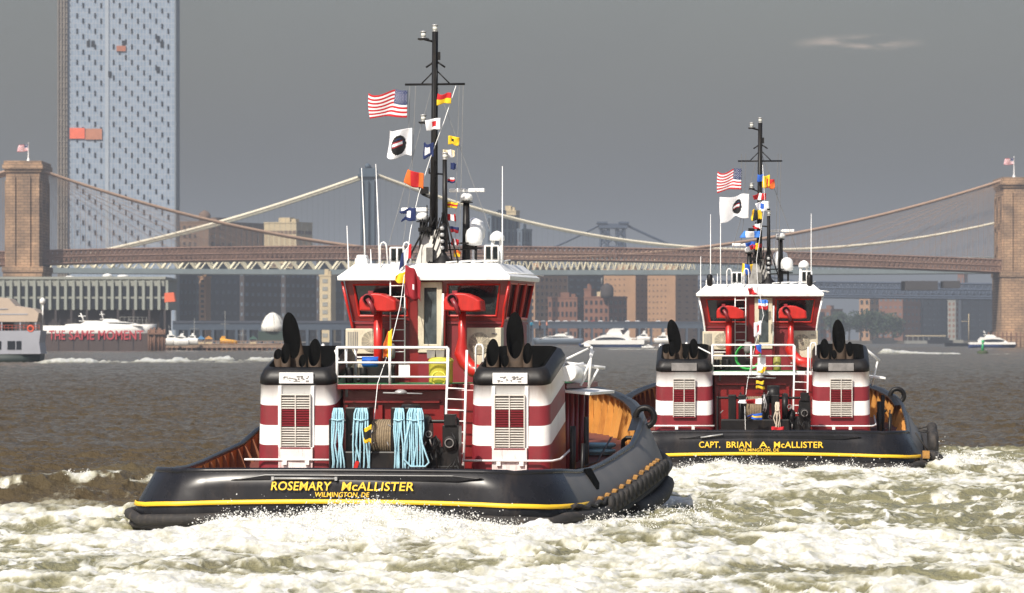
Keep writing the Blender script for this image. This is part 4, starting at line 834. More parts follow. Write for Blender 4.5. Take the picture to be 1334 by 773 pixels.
M_wht = mat('tug_white', (.86, .86, .84), .35, .03, 1.5, stain='9c8368', stain_amt=.26)
M_wh2 = mat('glare_white', (.76, .70, .68), .5, .08, 4, stain='a85a58', stain_amt=.75)  # sun glare on the red funnel panel, painted in as pinkish white
M_yel = mat('stripe_yellow', (.85, .52, .02), .45, .06, 2)
M_gls = mat('dark_glass', (.012, .016, .018), .06, .3, .8)
M_dgl = mat('door_glass', (.07, .085, .09), .08, .5, 2.5)
M_bkp = mat('black_paint', (.010, .0095, .0095), .42, .3, 3, stain='5a4a3a', stain_amt=.15, spec=.28)
M_sut = mat('soot', (.004, .004, .004), .95, .3, 3, spec=.05)
M_rst = mat('exhaust_steel', (.050, .032, .020), .65, .5, 5, metal=.1, bump=.2, spec=.25)
M_bei = mat('ac_beige', (.62, .56, .42), .5, .06, 3, stain='7d735c', stain_amt=.4)
M_gal = mat('galvanized', (.42, .42, .41), .45, .15, 5, metal=.4)
M_ste = mat('silver_mast_paint', (.15, .145, .135), .45, .45, 3, metal=.5, stain='3a352e', stain_amt=.6)
M_tan = mat('winch_rope', (.25, .19, .12), .9, .25, 12, bump=.4)
M_blu = mat('light_blue_rope', (.36, .62, .72), .85, .12, 20, bump=.4)
M_crm = mat('cream_rope', (.6, .53, .42), .85, .12, 20, bump=.4)
M_grn = mat('deck_green', (.04, .18, .07), .7, .2, 3)
M_orn = mat('hull_bracket', (.36, .18, .04), .6, .3, 4, stain='3a2a18', stain_amt=.6)
M_gry = mat('equipment_grey', (.22, .21, .2), .6, .25, 4)
M_yd = mat('drum_yellow', (.70, .62, .08), .45, .08, 2)
M_brs = mat('lamp_glass', (.6, .6, .55), .15, .1, 5)

RAIL = [(0, 3.85, 1.18), (.12, 4.12, 1.2), (.5, 4.45, 1.2), (1.2, 4.7, 1.2), (3, 4.8, 1.13), (5, 4.85, 1.14), (7.4, 4.92, 1.31), (10.6, 4.95, 1.57), (12.2, 4.9, 1.92), (14, 4.72, 2.17), (16, 4.38, 2.36), (18, 3.9, 2.52), (20, 3.25, 2.68), (22, 2.4, 2.8), (23.5, 1.6, 2.88), (24.6, .8, 2.94), (25, 0, 2.96)]
def rail_at(y):
    for a, b in zip(RAIL, RAIL[1:]):
        if a[0] <= y <= b[0]: t = (y - a[0])/(b[0] - a[0]); return lerp(a[1], b[1], t), lerp(a[2], b[2], t)
def zf_at(y): return .40 + .75*float(sstep(1.5, 14, y)) + .5*float(sstep(12, 25, y))
def zd_at(y): return .22 + .95*float(sstep(7.5, 11, y)) + .45*float(sstep(11, 22, y))
def tug_path():
    """half outline (starboard) from the centre of the transom to the stem"""
    pts = [(x, -.10 - .10*(1 - (x/4.1)**2), 1.2 + .03*(1 - (x/4.1)**2)) for x in np.linspace(0, 3.7, 8)]
    ys = [.0, .12, .28, .5, .85, 1.3, 2, 3, 4.5, 6, 7.5, 9, 10.5, 12, 13, 14, 15, 16, 17, 18, 19, 20, 21, 22, 22.8, 23.5, 24.1, 24.6, 24.9, 25]
    pts += [(rail_at(y)[0], y, rail_at(y)[1]) for y in ys]
    return pts
def transom_y(x, z): return -.10 - .10*(1 - (x/4.1)**2) - (1.2 + .03*(1 - (x/4.1)**2) - z)*.165 - .02
def make_tug(T, V):
    two = V['n'] == 2; rnd = random.Random(V['n'])
    root = thing('tugboat', V['label'], 'tugboat', T[0], T[1], 'twin tugboats under way'); XF = Matrix.Translation(T[0]) @ Matrix.Rotation(T[1], 4, 'Z')
    half = tug_path(); full = [(-x, y, z) for x, y, z in reversed(half[1:])][1:] + half
    N = len(full); nrm = []
    for i in range(N):
        a = full[(i-1) % N]; b = full[(i+1) % N]; t = Vector((b[0]-a[0], b[1]-a[1])); n_ = Vector((t.y, -t.x)); nrm.append(n_.normalized())
    def ring(off, zfun):
        out_ = []
        for i in range(N):
            p = full[i]; k = 1.0 if p[1] > .3 else .25 + .75*float(sstep(2.9, 4.3, abs(p[0]))); o_ = min(off, .47)*k + max(0, off - .47) if off > .05 else off
            out_.append(Vector((p[0] + nrm[i].x*o_, p[1] + nrm[i].y*o_, zfun(p))))
        return out_
    zf = lambda p: zf_at(p[1]) + .10*(1 - min(1, abs(p[0])/4.5)**2)*(p[1] < .2)
    hull = MB()
    hull.grid([ring(-.02, lambda p: p[2]), ring(.02, lambda p: p[2] - .02), ring(.24, lambda p: lerp(p[2], zf(p), .5)), ring(.47, lambda p: zf(p)), ring(.5, lambda p: zf(p) - .3), ring(.34, lambda p: -.2), ring(.2, lambda p: -.9)], closed=True)
    for q_, f_ in enumerate(hull.f):
        if min(hull.v[i][1] for i in f_) > 1.2: hull.mi[q_] = 1
    hull.build('hull', [M_blk, M_hsd], root)
    s = MB(); s.grid([ring(.0, lambda p: p[2] + .035), ring(-.30, lambda p: p[2] + .02), ring(-.30, lambda p: p[2] - .03)], closed=True)
    keep = [f for f in s.f if min(s.v[i][1] for i in f) > 11.5]; s.f = keep; s.mi = [0]*len(keep); s.sm = [False]*len(keep); s.build('bow_cap_plate', M_bkp, root)
    s = MB(); s.grid([ring(-.09, lambda p: p[2] - .01), ring(-.07, lambda p: lerp(p[2], zd_at(p[1]), .5)), ring(-.05, lambda p: zd_at(p[1]) - .02)], closed=True); s.build('bulwark_lining', M_buf, root)
    s = MB(); r_ = ring(-.035, lambda p: p[2] + .0); s.tube(r_ + [r_[0]], .07, 8, cap=False); s.build('cap_rail', M_blk, root)
    s = MB(); r_ = [p for p in full]; rr = []
    for p in half:
        x = max(0.02, p[0] - .06); rr.append([Vector((-x, p[1], zd_at(p[1]))), Vector((0, p[1], zd_at(p[1]) + .05)), Vector((x, p[1], zd_at(p[1])))])
    rr = rr[8:]; s.grid(rr, sm=False); s.box(-3.9, 3.9, -.1, .1, zd_at(0) - .1, zd_at(0)); s.build('deck', M_dek, root)
    # frames inside the bulwark, each a part
    for sg in (-1, 1):
        y = 3.0 if sg < 0 else 5.0
        while y < 24.0:
            s = MB(); x, z = rail_at(y); x2, _ = rail_at(min(25, y + .2)); x1_, _ = rail_at(max(0, y - .2)); t = Vector((x2 - x1_, .4)).normalized(); n_ = Vector((-t.y, t.x))
            zd = zd_at(y); q = [Vector((x - .09, y, z - .05)), Vector((x - .15, y, z - .05)), Vector((x - .36, y, zd)), Vector((x - .08, y, zd))]
            q = [Vector((x + n_.x*(x - v.x), y + n_.y*(x - v.x), v.z)) for v in q]; tt = Vector((t.x, t.y, 0))*.018
            s.add([Vector((sg*(v + tt*k).x, (v + tt*k).y, v.z)) for k in (-1, 1) for v in q], [(0,1,2,3), (7,6,5,4), (0,4,5,1), (1,5,6,2), (2,6,7,3), (3,7,4,0)])
            s.build('bulwark_frame', M_buf if sg > 0 else M_bshd, root); y += .75 if y < 12 else .62  # port frames take the darkened ochre, their shade is in the colour
    # yellow line
    s = MB(); s.grid([ring(.475, lambda p: zf(p) + .10), ring(.49, lambda p: zf(p) + .095), ring(.52, lambda p: zf(p) + .005), ring(.5, lambda p: zf(p))], closed=True)
    # keep only the aft part of the line
    keep = [(f, mi) for f, mi in zip(s.f, s.mi) if max(s.v[i][1] for i in f) < 2.2]; s.f = [k[0] for k in keep]; s.mi = [0]*len(keep); s.sm = [True]*len(keep); s.build('yellow_line', M_yel, root)
    # rubber fenders round the hull
    s = MB(); r_ = ring(.62, lambda p: zf(p) - .20 - (.10 if p[1] < .3 else 0)); s.tube(r_ + [r_[0]], .125, 10, cap=False); s.build('upper_fender', M_rub, root)
    s = MB(); r_ = ring(.53, lambda p: zf(p) - .42); r_ = [p for p in r_]; s.tube(r_ + [r_[0]], .10, 10, cap=False); s.build('lower_fender', M_rub, root)
    if not two:
        y = 3.1
        while y < 12:
            s = MB(); x, z = rail_at(y); zz = zf_at(y); xx = x + .42; s.box(xx, xx + .11, y, y + .26, zz - .02, zz + .14, tilt=('Y', .3)); s.build('fender_bracket', M_orn, root, bevel=.02); y += .95 if y < 9 else .6
        s = MB(); pts = []
        for i in range(60):
            y = .6 + i*.19; x, _ = rail_at(y); pts.append(Vector((x + .56, y, zf_at(y) + .02 + .04*math.sin(i*1.3))))
        s.tube(pts, .055, 6); s.build('fender_chain', M_rub, root)
        s = MB()
        for k in range(14):
            y = 3.5 + k*.62; x, _ = rail_at(y); s.torus((x + .70, y, zf_at(y) - .06), .13, .08, 'X', 14, 8)
        s.build('tyre_row', M_rub, root)
        s = MB(); a = rail_at(12.2)[0] + .62; pts = [Vector((rail_at(y)[0] + .72 - .12*abs(y - 10.5)/3, y, lerp(zf_at(y) - .55, .1, (12.6 - y)/6))) for y in np.linspace(7, 12.6, 10)]; s.tube(pts, .2, 10); s.build('hanging_fender', M_rub, root)
        s = MB(); x0, z0 = rail_at(4.0); s.prism([(x0 - .10, z0 + .055), (x0 + .045, z0 + .055), (x0 + .31, z0 - .42), (x0 + .1, z0 - .42)], 3.7, 4.5, axis='Y'); s.build('freeing_port', M_sut, root)
    else:
        for k, (y, rr_, dz) in enumerate(((1.0, .48, -.25), (3.4, .42, .35), (5.0, .42, .3), (6.8, .42, .3))):
            s = MB(); x, _ = rail_at(y); s.torus((x + .78, y, zf_at(y) + dz), rr_ - .16, .17, 'X' if k else 'Y', 20, 10); s.tube([(x + .75, y, zf_at(y) + dz + rr_ - .1), (x + .3, y, 1.2)], .03, 5); s.build('tyre_fender', M_rub, root)
        s = MB(); x, z = rail_at(2.0); s.box(x + .40, x + .62, .7, 1.1, zf_at(1) - .02, zf_at(1) + .22); s.build('fender_bracket', M_orn, root)
    # transom bar, crease and lettering
    s = MB(); s.tube([(-1.6 if not two else -1.9, transom_y(0, 1.06) - .05, 1.06), (-.15 if not two else -1.2, transom_y(0, 1.06) - .05, 1.06 + (.1 if two else 0))], .025, 8)
    for q in (-1.6, -.15): s.box(q - .03, q + .03, transom_y(0, 1.06) - .08, transom_y(0, 1.06) + .05, 1.02, 1.10) if not two else None
    s.build('transom_bar', M_gal, root)
    s = MB(); s.prism([(-2.6, 1.02), (-1.8, 1.15), (2.5, 1.15), (3.2, 1.08), (2.6, 1.0)], transom_y(0, 1.1) + .06, transom_y(0, 1.1) - .0, axis='Y') ; s.build('towing_chafe_plate', M_blk, root, bevel=.02)
    for body, xa, xb, z0, h, bold in V['text']:
        cap = .729; me = text_mesh(body, h/cap, .003*h/.2, .002, 1.03, shear=.12 if not two else 0, align='LEFT'); xs = [v.co.x for v in me.vertices]; a0, a1 = min(xs), max(xs)
        for v in me.vertices:
            x = xa + (v.co.x - a0)/(a1 - a0)*(xb - xa); z = z0 + v.co.y; v.co = Vector((x, transom_y(x, z) - .02 - v.co.z*1.0 - .025, z))
        me.materials.append(M_yel); o = bpy.data.objects.new('name_lettering', me); C.objects.link(o); o.parent = root
    # ---- funnels
    def funnel(cx, sgn):
        w_, dep, rad = .93, 2.5, .26; y0 = 6.2; out = []
        def rr2(hw, ya, yb, r_):
            pts = []
            for (qx, qy, a0) in ((hw - r_, ya + r_, -90), (hw - r_, yb - r_, 0), (-hw + r_, yb - r_, 90), (-hw + r_, ya + r_, 180)):
                for k in range(7): a = R(a0 + 90*k/6); pts.append((cx + qx + r_*math.cos(a), qy + r_*math.sin(a)))
            return pts
        def zr(z, y): return z + (.24*(y - y0) if z > .7 else 0)
        lev = [(.3, 0, M_mar), (1.66, 1, M_wht), (2.13, 2, M_mar), (2.60, 1, M_wht), (3.08, 3, M_bkp)]
        f_ = MB(); zs = [(.3, 1), (1.66, 0), (2.13, 1), (2.60, 0), (3.08, 2)]; rings = []
        for k, (z, _) in enumerate(zs): rings.append([Vector((x, y, zr(z, y))) for x, y in rr2(w_ + .05*(3.08 - z)/2.8, y0 - .03*(3.08 - z), y0 + dep, rad)])
        for k, mi in enumerate((0, 1, 0, 1)): f_.grid(rings[k:k+2], closed=True, mi=mi)
        caps = [(w_ + .015, 3.085, -.015), (w_ + .01, 3.25, -.01), (w_ - .06, 3.40, .06), (w_ - .16, 3.46, .16)]
        cr = [[Vector((x, y, zr(z, y))) for x, y in rr2(hw, y0 + dy, y0 + dep - dy, rad)] for hw, z, dy in caps]
        f_.grid([rings[-1]] + cr, closed=True, mi=2)
        inn = [[Vector((x, y, zr(z, y))) for x, y in rr2(w_ - .22, y0 + .22, y0 + dep - .2, .2)] for z in (3.46, 2.75)]
        f_.grid([cr[-1]] + inn, closed=True, mi=3); f_.add(inn[-1], [tuple(range(len(inn[-1])))], 3)
        fo = f_.build('funnel', [M_mar, M_wht, M_bkp, M_sut], root, fixn=False)
        bm = bmesh.new(); bm.from_mesh(fo.data); bmesh.ops.remove_doubles(bm, verts=bm.verts, dist=1e-5); bmesh.ops.recalc_face_normals(bm, faces=bm.faces); bm.to_mesh(fo.data); bm.free()
        # centre panel with louvres
        yp = y0 - .03
        s = MB()
        if not two:
            s.box(cx - .42, cx + .42, yp - .10, yp + .03, .4, 1.60); s.build('glare_lower_panel', M_wh2, fo, bevel=.01)  # glare on the lower panel built as a pale slab
            s = MB(); s.box(cx - .44, cx - .36, yp - .03, yp + .03, 1.60, 3.06); s.box(cx + .36, cx + .44, yp - .03, yp + .03, 1.60, 3.06); s.build('glare_panel_edge', M_wht, fo)  # white strips carry the painted glare up beside the louvres
        s = MB(); s.box(cx - .42, cx + .42, yp - .022, yp + .04, 3.12, 3.38); s.build('cap_glare', M_wht if not two else M_gry, fo, bevel=.01)  # sun glare on the black cap, laid on as a pale plate
        if not two:
            s = MB()
            for q in range(26):
                x = cx + rnd.uniform(-.3, .3); z = 3.2 + rnd.uniform(-.05, .08); s.box(x - rnd.uniform(.01,.05), x + rnd.uniform(.01,.05), yp - .026, yp - .021, z, z + rnd.uniform(.008, .05))
            s.build('glare_marks', M_gry, fo)  # grey flecks that break up the painted cap glare
        s = MB(); s.box(cx - .36, cx + .36, yp - .06, yp + .04, 1.60, 2.84)
        bk = s.build('louvre_recess', M_gry, fo); s = MB(); s.box(cx - .345, cx + .345, yp - .066, yp - .058, 2.1, 2.52); s.build('dark_band', M_mar, fo)
        sl = MB()
        n_ = 20
        for k in range(n_):
            z = 1.64 + k*(1.18/n_); mi = 1 if 2.1 < z < 2.52 else 0
            sl.box(cx - .345, cx + .345, yp - .10, yp - .065, z, z + .014, mi=mi, tilt=('X', .5))
        sl.box(cx - .37, cx - .345, yp - .11, yp - .05, 1.59, 2.85); sl.box(cx + .345, cx + .37, yp - .11, yp - .05, 1.59, 2.85); sl.box(cx - .37, cx + .37, yp - .11, yp - .05, 2.84, 2.87); sl.box(cx - .37, cx + .37, yp - .11, yp - .05, 1.565, 1.595, mi=1); sl.box(cx - .012, cx + .012, yp - .112, yp - .10, 1.6, 2.84)
        sl.build('louvre', [mat('louvre_white', (.66, .63, .57), .5) if 'louvre_white' not in bpy.data.materials else bpy.data.materials['louvre_white'], M_mar], fo)
        # guard rail
        s = MB(); z = 1.30; r_ = .028; s.tube([(cx - 1.12, y0 - .18, z), (cx + .8, y0 - .18, z), (cx + 1.02, y0 - .12, z), (cx + 1.15, y0 + .3, z + .03), (cx + 1.15, y0 + 2.4, z + .3)] if sgn > 0 else [(cx - 1.25, y0 - .12, z), (cx + 1.0, y0 - .18, z)], r_, 8)
        for q in (-.25, .3): s.tube([(cx + q, y0 - .18, z), (cx + q, y0 + .02, z - .04)], .03, 6); s.box(cx + q - .05, cx + q + .05, y0 - .2, y0 - .1, z - .12, z - .02)
        s.build('guard_rail', M_wht, root)
        # exhaust pipes, mitred mouths facing aft
        def pipe(x, y, z0, z1, r_, mouth, lean=0, name='exhaust_pipe'):
            n_ = 24; e = MB(); ro = []; ri = []; rb = []
            for k in range(n_):
                a = 2*math.pi*k/n_; X_, Y_ = r_*math.cos(a), r_*math.sin(a); zt = z1 + (Y_/r_)*mouth/2
                dx = lean*(zt - z0); yy = y + Y_*1.0 - .12*(zt - z0)
                ro.append(Vector((x + X_ + dx, yy, zt))); ri.append(Vector((x + X_*.9 + dx, y + Y_*.9 - .12*(zt - z0), zt + .004))); rb.append(Vector((x + X_, y + Y_, z0)))
            deep = [Vector((v.x - lean*.7, v.y + .1, v.z - .7)) for v in ri]
            e.grid([rb, ro], closed=True, mi=0); e.grid([ro, ri, deep], closed=True, mi=1); e.add(deep, [tuple(range(n_))], 1)
            e.lathe((x, y, z0 + .28), [(r_ + .005, -.03), (r_ + .06, -.03), (r_ + .06, .03), (r_ + .005, .03)], 20, 0); e.build(name, [M_rst, M_sut], fo)
        L_ = -.17 if sgn < 0 else -.05
        pipe(cx - (.14 if sgn < 0 else .0), y0 + 1.15, 3.0, 4.27, .215, 1.12, L_)
        pipe(cx + (.30 if sgn < 0 else -.54), y0 + .72, 2.95, 3.86, .155, .66, 0)
        pipe(cx + (-.42 if sgn < 0 else .30), y0 + .75, 2.95, 3.84, .115, .5, 0); pipe(cx + (.02 if sgn < 0 else -.22), y0 + .62, 2.95, 3.66, .09, .3, 0)
        if sgn < 0: pipe(cx - .62, y0 + .8, 2.95, 3.82, .10, .25, 0)
        s = MB(); s.lathe((cx + .02, y0 + 1.2, 3.18), [(.1,0), (.26,.02), (.3,.1), (.28,.2), (.12,.26)], 20); s.lathe((cx - .25, y0 + 1.6, 3.18), [(.1,0), (.16,.02), (.2,.1), (.12,.26)], 16); s.build('pipe_lagging', M_rst, fo)
        return fo
    funnel(-2.53, -1); funnel(2.66, 1)
    # ---- deckhouse between and forward of the funnels
    s = MB(); s.box(-1.55, 1.72, 6.85, 12, .3, 2.98); s.box(-3.3, 3.4, 8.75, 13.4, .2, 2.98); s.build('deckhouse', M_red, root, bevel=.03)
    s = MB()
    for x in (-1.45, -.6, .9): s.box(x - .05, x + .05, 6.75, 6.852, .4, 2.6)
    s.box(-1.5, .85, 6.70, 6.852, 2.66, 2.72); s.box(-.4, .3, 6.80, 6.852, .5, 2.35); s.build('wall_stiffener', M_red, root)
    s = MB(); edge = M_wht if two else M_red
    s.box(-1.66, 1.2, 6.42, 8.8, 2.98, 3.10); s.box(-3.5, 3.6, 8.75, 13.6, 2.98, 3.10); s.box(1.2, 1.74, 7.2, 8.8, 2.98, 3.1); s.build('boat_deck', edge, root, bevel=.01)
    s = MB(); s.box(-1.64, 1.18, 6.46, 8.8, 3.104, 3.12); s.box(-3.4, 3.5, 8.8, 13.5, 3.104, 3.12); s.build('green_decking', M_grn, root)
    # side pipes and vents on the starboard house wall
    s = MB()
    for k, y in enumerate((9.4, 10.0, 10.8, 11.6, 12.5)): s.tube([(3.5, y, .5), (3.5, y, 2.9)], .05 + .02*(k % 2), 8)
    s.box(3.4, 3.48, 10.2, 10.7, .6, 2.5); s.build('wall_pipes', M_mar, root)
    s = MB(); s.tube([(3.95, 7.5, .4), (3.95, 7.5, 2.1)], .07, 8); s.tube([(4.1, 8.6, .4), (4.1, 8.6, 2.3)], .06, 8); s.tube([(4.25, 6.9, .4), (4.3, 6.9, 1.7)], .05, 8); s.tube([(3.7, 6.4, .9), (4.3, 9, 1.2), (4.4, 10.6, 1.75)], .025, 6); s.build('deck_stanchions', M_bkp, root)
    s = MB(); s.box(3.45, 4.2, 8.6, 12.5, 2.86, 2.93, tilt=('Y', .10)); s.build('side_canopy', M_wht, root, bevel=.01)
    # railings on the boat deck
    def rail_pipe(pts, zs, posts, name='railing', m_=M_wht, r_=.034):
        s = MB()
        for z in zs: s.tube([Vector(p) + Vector((0,0,z)) for p in pts], r_ if z == zs[-1] else r_*.7, 8)
        for p in posts: s.tube([Vector(p), Vector(p) + Vector((0,0,zs[-1]))], r_, 8)
        return s.build(name, m_, root)
    hr = .88
    rail_pipe([(-1.6, 8.6, 3.1), (-1.6, 6.47, 3.1), (1.1, 6.47, 3.1)], (.18, .52, hr), [(-1.6, 6.47, 3.1), (-.31, 6.47, 3.1), (1.1, 6.47, 3.1), (-1.6, 7.5, 3.1), (-1.6, 8.6, 3.1)])
    rail_pipe([(-3.4, 9.2, 3.1), (-3.4, 13.4, 3.1)], (.35, hr), [(-3.4, y, 3.1) for y in (9.2, 11, 13.4)])
    # ladder deck to boat deck
    s = MB(); A, B_ = Vector((1.13, 6.38, 3.95)), Vector((1.05, 6.15, .5)); A2, B2 = Vector((1.58, 6.38, 3.92)), Vector((1.52, 6.15, .5)); s.tube([A, B_], .03, 8); s.tube([A2, B2], .03, 8)
    for k in range(10):
        t_ = .27 + k*.075; s.tube([A.lerp(B_, t_), A2.lerp(B2, t_)], .018, 6)
    s.build('ladder', M_wht, root)
    s = MB(); s.tube([(1.66, 7.1, 3.1), (1.66, 7.1, 3.98), (1.70, 7.1, 4.05), (1.80, 7.1, 4.05), (1.84, 7.1, 3.98), (1.84, 7.1, 3.1)], .024, 8); s.build('grab_hoop', M_wht, root)
    # ---- wheelhouse
    s = MB(); zl, zt = 4.62, 5.62; xb, xt = 1.88, 2.05
    s.box(-xb, xb, 9.62, 13.0, 3.1, zl - .06); s.build('wheelhouse_base', M_mar, root, bevel=.02)
    s = MB(); s.box(-xb - .02, xb + .02, 9.58, 13.04, zl - .07, zl - .01); s.build('sill_band', M_mar, root)
    wh = MB(); frm = []; gl = []
    p00, p10, p11, p01 = (-xb, 9.6, zl), (xb, 9.6, zl), (xt, 9.42, zt), (-xt, 9.42, zt)
    uh = [(.05, .37, .13, .90), (.63, .95, .13, .90)]
    Bf, nn_ = wallgrid(wh, p00, p10, p11, p01, uh + [], .07)
    for (q00, q10, q11, q01, hs_) in (((xb, 9.6, zl), (xb, 13, zl), (xt, 13.2, zt), (xt, 9.42, zt), [(.06, .33, .08, .93), (.37, .64, .08, .93), (.68, .95, .08, .93)]), ((-xb, 13, zl), (-xb, 9.6, zl), (-xt, 9.42, zt), (-xt, 13.2, zt), [(.06, .32, .13, .9), (.38, .64, .13, .9), (.7, .9, .13, .9)]), ((xb, 13, zl), (-xb, 13, zl), (-xt, 13.2, zt), (xt, 13.2, zt), [(.05, .3, .13, .9), (.36, .64, .13, .9), (.7, .95, .13, .9)])):
        B2_, n2 = wallgrid(wh, q00, q10, q11, q01, hs_, .07)
        for h_ in hs_: gl.append((B2_, n2, h_))
    for h_ in uh: gl.append((Bf, nn_, h_))
    wh.build('wheelhouse_walls', M_brd if False else M_red, root)
    for k, (B_f, n_, h_) in enumerate(gl):
        c_ = [B_f(h_[0], h_[2]), B_f(h_[1], h_[2]), B_f(h_[1], h_[3]), B_f(h_[0], h_[3])]
        s = MB(); s.tube(c_ + [c_[0]], .035, 6, sm=False); wfr = s.build('window', M_brd, root)
        s = MB(); s.add([p - n_*.05 for p in c_] + [p - n_*.07 for p in c_], [(0,1,2,3), (7,6,5,4)]); s.build('pane', M_gls, wfr)
    # door
    s = MB(); yd = 9.36; wallgrid(s, (-.2, yd, 3.85), (.40, yd, 3.85), (.40, yd, 5.58), (-.2, yd, 5.58), [(.25, .78, .12, .92)], .10); d_ = s.build('wheelhouse_door', M_bei if True else M_wht, root, bevel=.01)
    s = MB(); s.box(-.06, .28, yd + .05, yd + .08, 4.04, 5.46); s.build('door_pane', M_dgl, d_); s = MB(); s.tube([(.42, yd - .06, 4.0), (.44, yd - .06, 5.3)], .03, 6); s.build('door_rail', M_wht, d_)
    s = MB(); s.box(-.42, -.2, 9.4, 9.62, 3.1, 5.6); s.box(.42, .47, 9.45, 9.62, 3.1, 5.6); s.build('door_casing', M_red, root)
    s = MB(); s.box(-.2, .4, 9.4, 9.6, 3.1, 3.84); s.build('door_step', M_mar, root)
    # corner struts of the brow
    for sg in (-1, 1): s = MB(); s.tube([(sg*xt*1.02, 9.3, zt - .02), (sg*(xt - .1), 9.35, 4.95), (sg*(xb + .02), 9.5, 4.6), (sg*(xb - .05), 9.5, 4.3 if not two else 3.9)], .035, 6); s.build('brow_strut', M_brd if not two else M_wht, root)
    # roof
    s = MB(); z0 = zt; o1 = [(-2.17, 9.14), (2.13, 9.14), (2.17, 13.2), (-2.2, 13.2)]
    def rg(k, z): return [Vector((x*k, 11.2 + (y - 11.2)*(k if True else 1), z)) for x, y in o1]
    s.grid([rg(1, z0), rg(1.005, z0 + .10), rg(.985, z0 + .13), rg(.84, z0 + .40), rg(.8, z0 + .42)], closed=True, sm=False); s.add(rg(.8, z0 + .42), [(0,1,2,3)]); s.add(rg(1, z0), [(3,2,1,0)]); s.build('roof', M_wht, root, bevel=.012)
    zr_ = z0 + .42
    # roof furniture
    s = MB(); s.box(-1.86, -1.55, 9.7, 10.1, zr_ - .2, zr_ + .12 + .02); s.box(-1.83, -1.58, 9.74, 10.05, zr_ + .1, zr_ + .22); s.build('life_raft_box', M_wht, root, bevel=.04)
    def lamp(px, y, z, sq=.24, legs=True):
        s = MB(); x = px; a = sq/2
        for p, q in (((x-a, z), (x+a, z)), ((x-a, z+sq*1.1), (x+a, z+sq*1.1)), ((x-a, z), (x-a, z+sq*1.1)), ((x+a, z), (x+a, z+sq*1.1)), ((x, z), (x, z+sq*1.1))): s.tube([(p[0], y, p[1]), (q[0], y, q[1])], .022, 6)
        s.box(x - a*.86, x - .02, y + .03, y + .14, z + .03, z + sq*1.03); s.box(x + .02, x + a*.86, y + .03, y + .14, z + .03, z + sq*1.03)
        s.tube([(x, y + .05, zr_ - .02), (x, y + .05, z)], .03, 6); l_ = s.build('floodlight', M_wht, root)
        s = MB(); s.box(x - a*.8, x - .035, y - .005, y + .028, z + .05, z + sq); s.box(x + .035, x + a*.8, y - .005, y + .028, z + .05, z + sq); s.build('lens', M_gls, l_)
    lamp(-.80, 9.75, zr_ + .02, .34); lamp(1.56, 9.8, zr_ + .06, .34)
    for x in (-1.14, -.56):
        s = MB(); s.tube([(x, 9.35, zr_ - .25), (x, 9.35, zr_ + .42), (x + .03, 9.35, zr_ + .5), (x + .09, 9.35, zr_ + .52), (x + .14, 9.35, zr_ + .48), (x + .16, 9.35, zr_ + .38), (x + .16, 9.5, zr_ - .1)], .02, 8); s.build('grab_hoop', M_wht, root)
    s = MB()                                                       # ladder up the back of the wheelhouse
    for x in (-.86, -.50): s.tube([(x, 9.22, 3.3), (x, 9.22, zt + .25)], .018, 6)
    for k in range(9): s.tube([(-.86, 9.22, 3.6 + k*.27), (-.50, 9.22, 3.6 + k*.27)], .013, 6)
    s.build('ladder', M_wht, root)
    # mast tower
    s = MB(); b4 = [(-.42, 10.1), (.30, 10.1), (.24, 11.0), (-.36, 11.0)]; t4 = [(-.22, 10.45), (.12, 10.45), (.08, 10.8), (-.18, 10.8)]
    s.grid([[Vector((x, y, zr_ - .02)) for x, y in b4], [Vector((x, y, zr_ + .85)) for x, y in t4]], closed=True, sm=False); s.add([Vector((x, y, zr_ + .85)) for x, y in t4], [(0,1,2,3)]); s.box(-.12, .04, 10.0, 10.2, zr_ + .05, zr_ + .4); s.build('mast_base', M_ste, root)
    s = MB(); s.tube([(-.05, 10.6, zr_ + .7), (-.03, 10.6, 9.0), (-.01, 10.6, 11.8)], .085, 10, rs=[.11, .085, .075])
    s.box(-.03, .03, 10.50, 10.52, 8.2, 11.6); s.build('mast', M_bkp, root)
    s = MB(); zc = 10.5; s.tube([(-.77, 10.6, zc), (.74, 10.6, zc)], .028, 8)
    for sg in (-1, 1): s.tube([(sg*.37, 10.6, zc), (sg*.05, 10.6, zc + .32)], .018, 6); s.tube([(sg*.05, 10.6, zc + .55), (sg*.24, 10.6, zc + .42)], .025, 6)
    s.build('crossarm', M_bkp, root); s = MB(); s.tube([(-.03, 10.6, 11.55), (-.3, 10.55, 11.62)], .03, 6); s.box(-.42, -.18, 10.45, 10.7, 11.60, 11.64); s.box(-.40, -.2, 10.45, 10.7, 9.53, 9.57); s.tube([(-.05, 10.6, 9.45), (-.3, 10.6, 9.55)], .025, 6)
    s.box(.06, .12, 10.56, 10.62, 11.1, 11.3); s.tube([(.05, 10.5, 10.9), (.05, 10.5, 10.3)], .012, 5); s.tube([(-.16, 10.6, 8.28), (-.16, 10.6, 8.42)], .02, 6); s.tube([(-.16, 10.6, 8.3), (.25, 10.5, 8.26)], .025, 6); s.build('mast_brackets', M_bkp, root)
    for (x, y, z) in ((-.30, 10.58, 11.64), (-.01, 10.6, 11.80), (-.30, 10.58, 9.57), (.28, 10.4, 8.62)):
        s = MB(); s.lathe((x, y, z), [(.07,0), (.08,.02), (.055,.03), (.055,.14), (.08,.15), (.08,.175), (.02,.19)], 12); l_ = s.build('navigation_light', M_gal, root)
        s = MB(); s.lathe((x, y, z + .035), [(.062,0), (.062,.095)], 12); s.build('lens', M_brs, l_)
    s = MB(); s.tube([(.28, 10.4, zr_ + .3), (.27, 10.4, 8.62)], .062, 10, rs=[.075, .055]); s.build('short_mast', M_bkp, root)
    s = MB()                                                       # tripod and fittings round the short mast
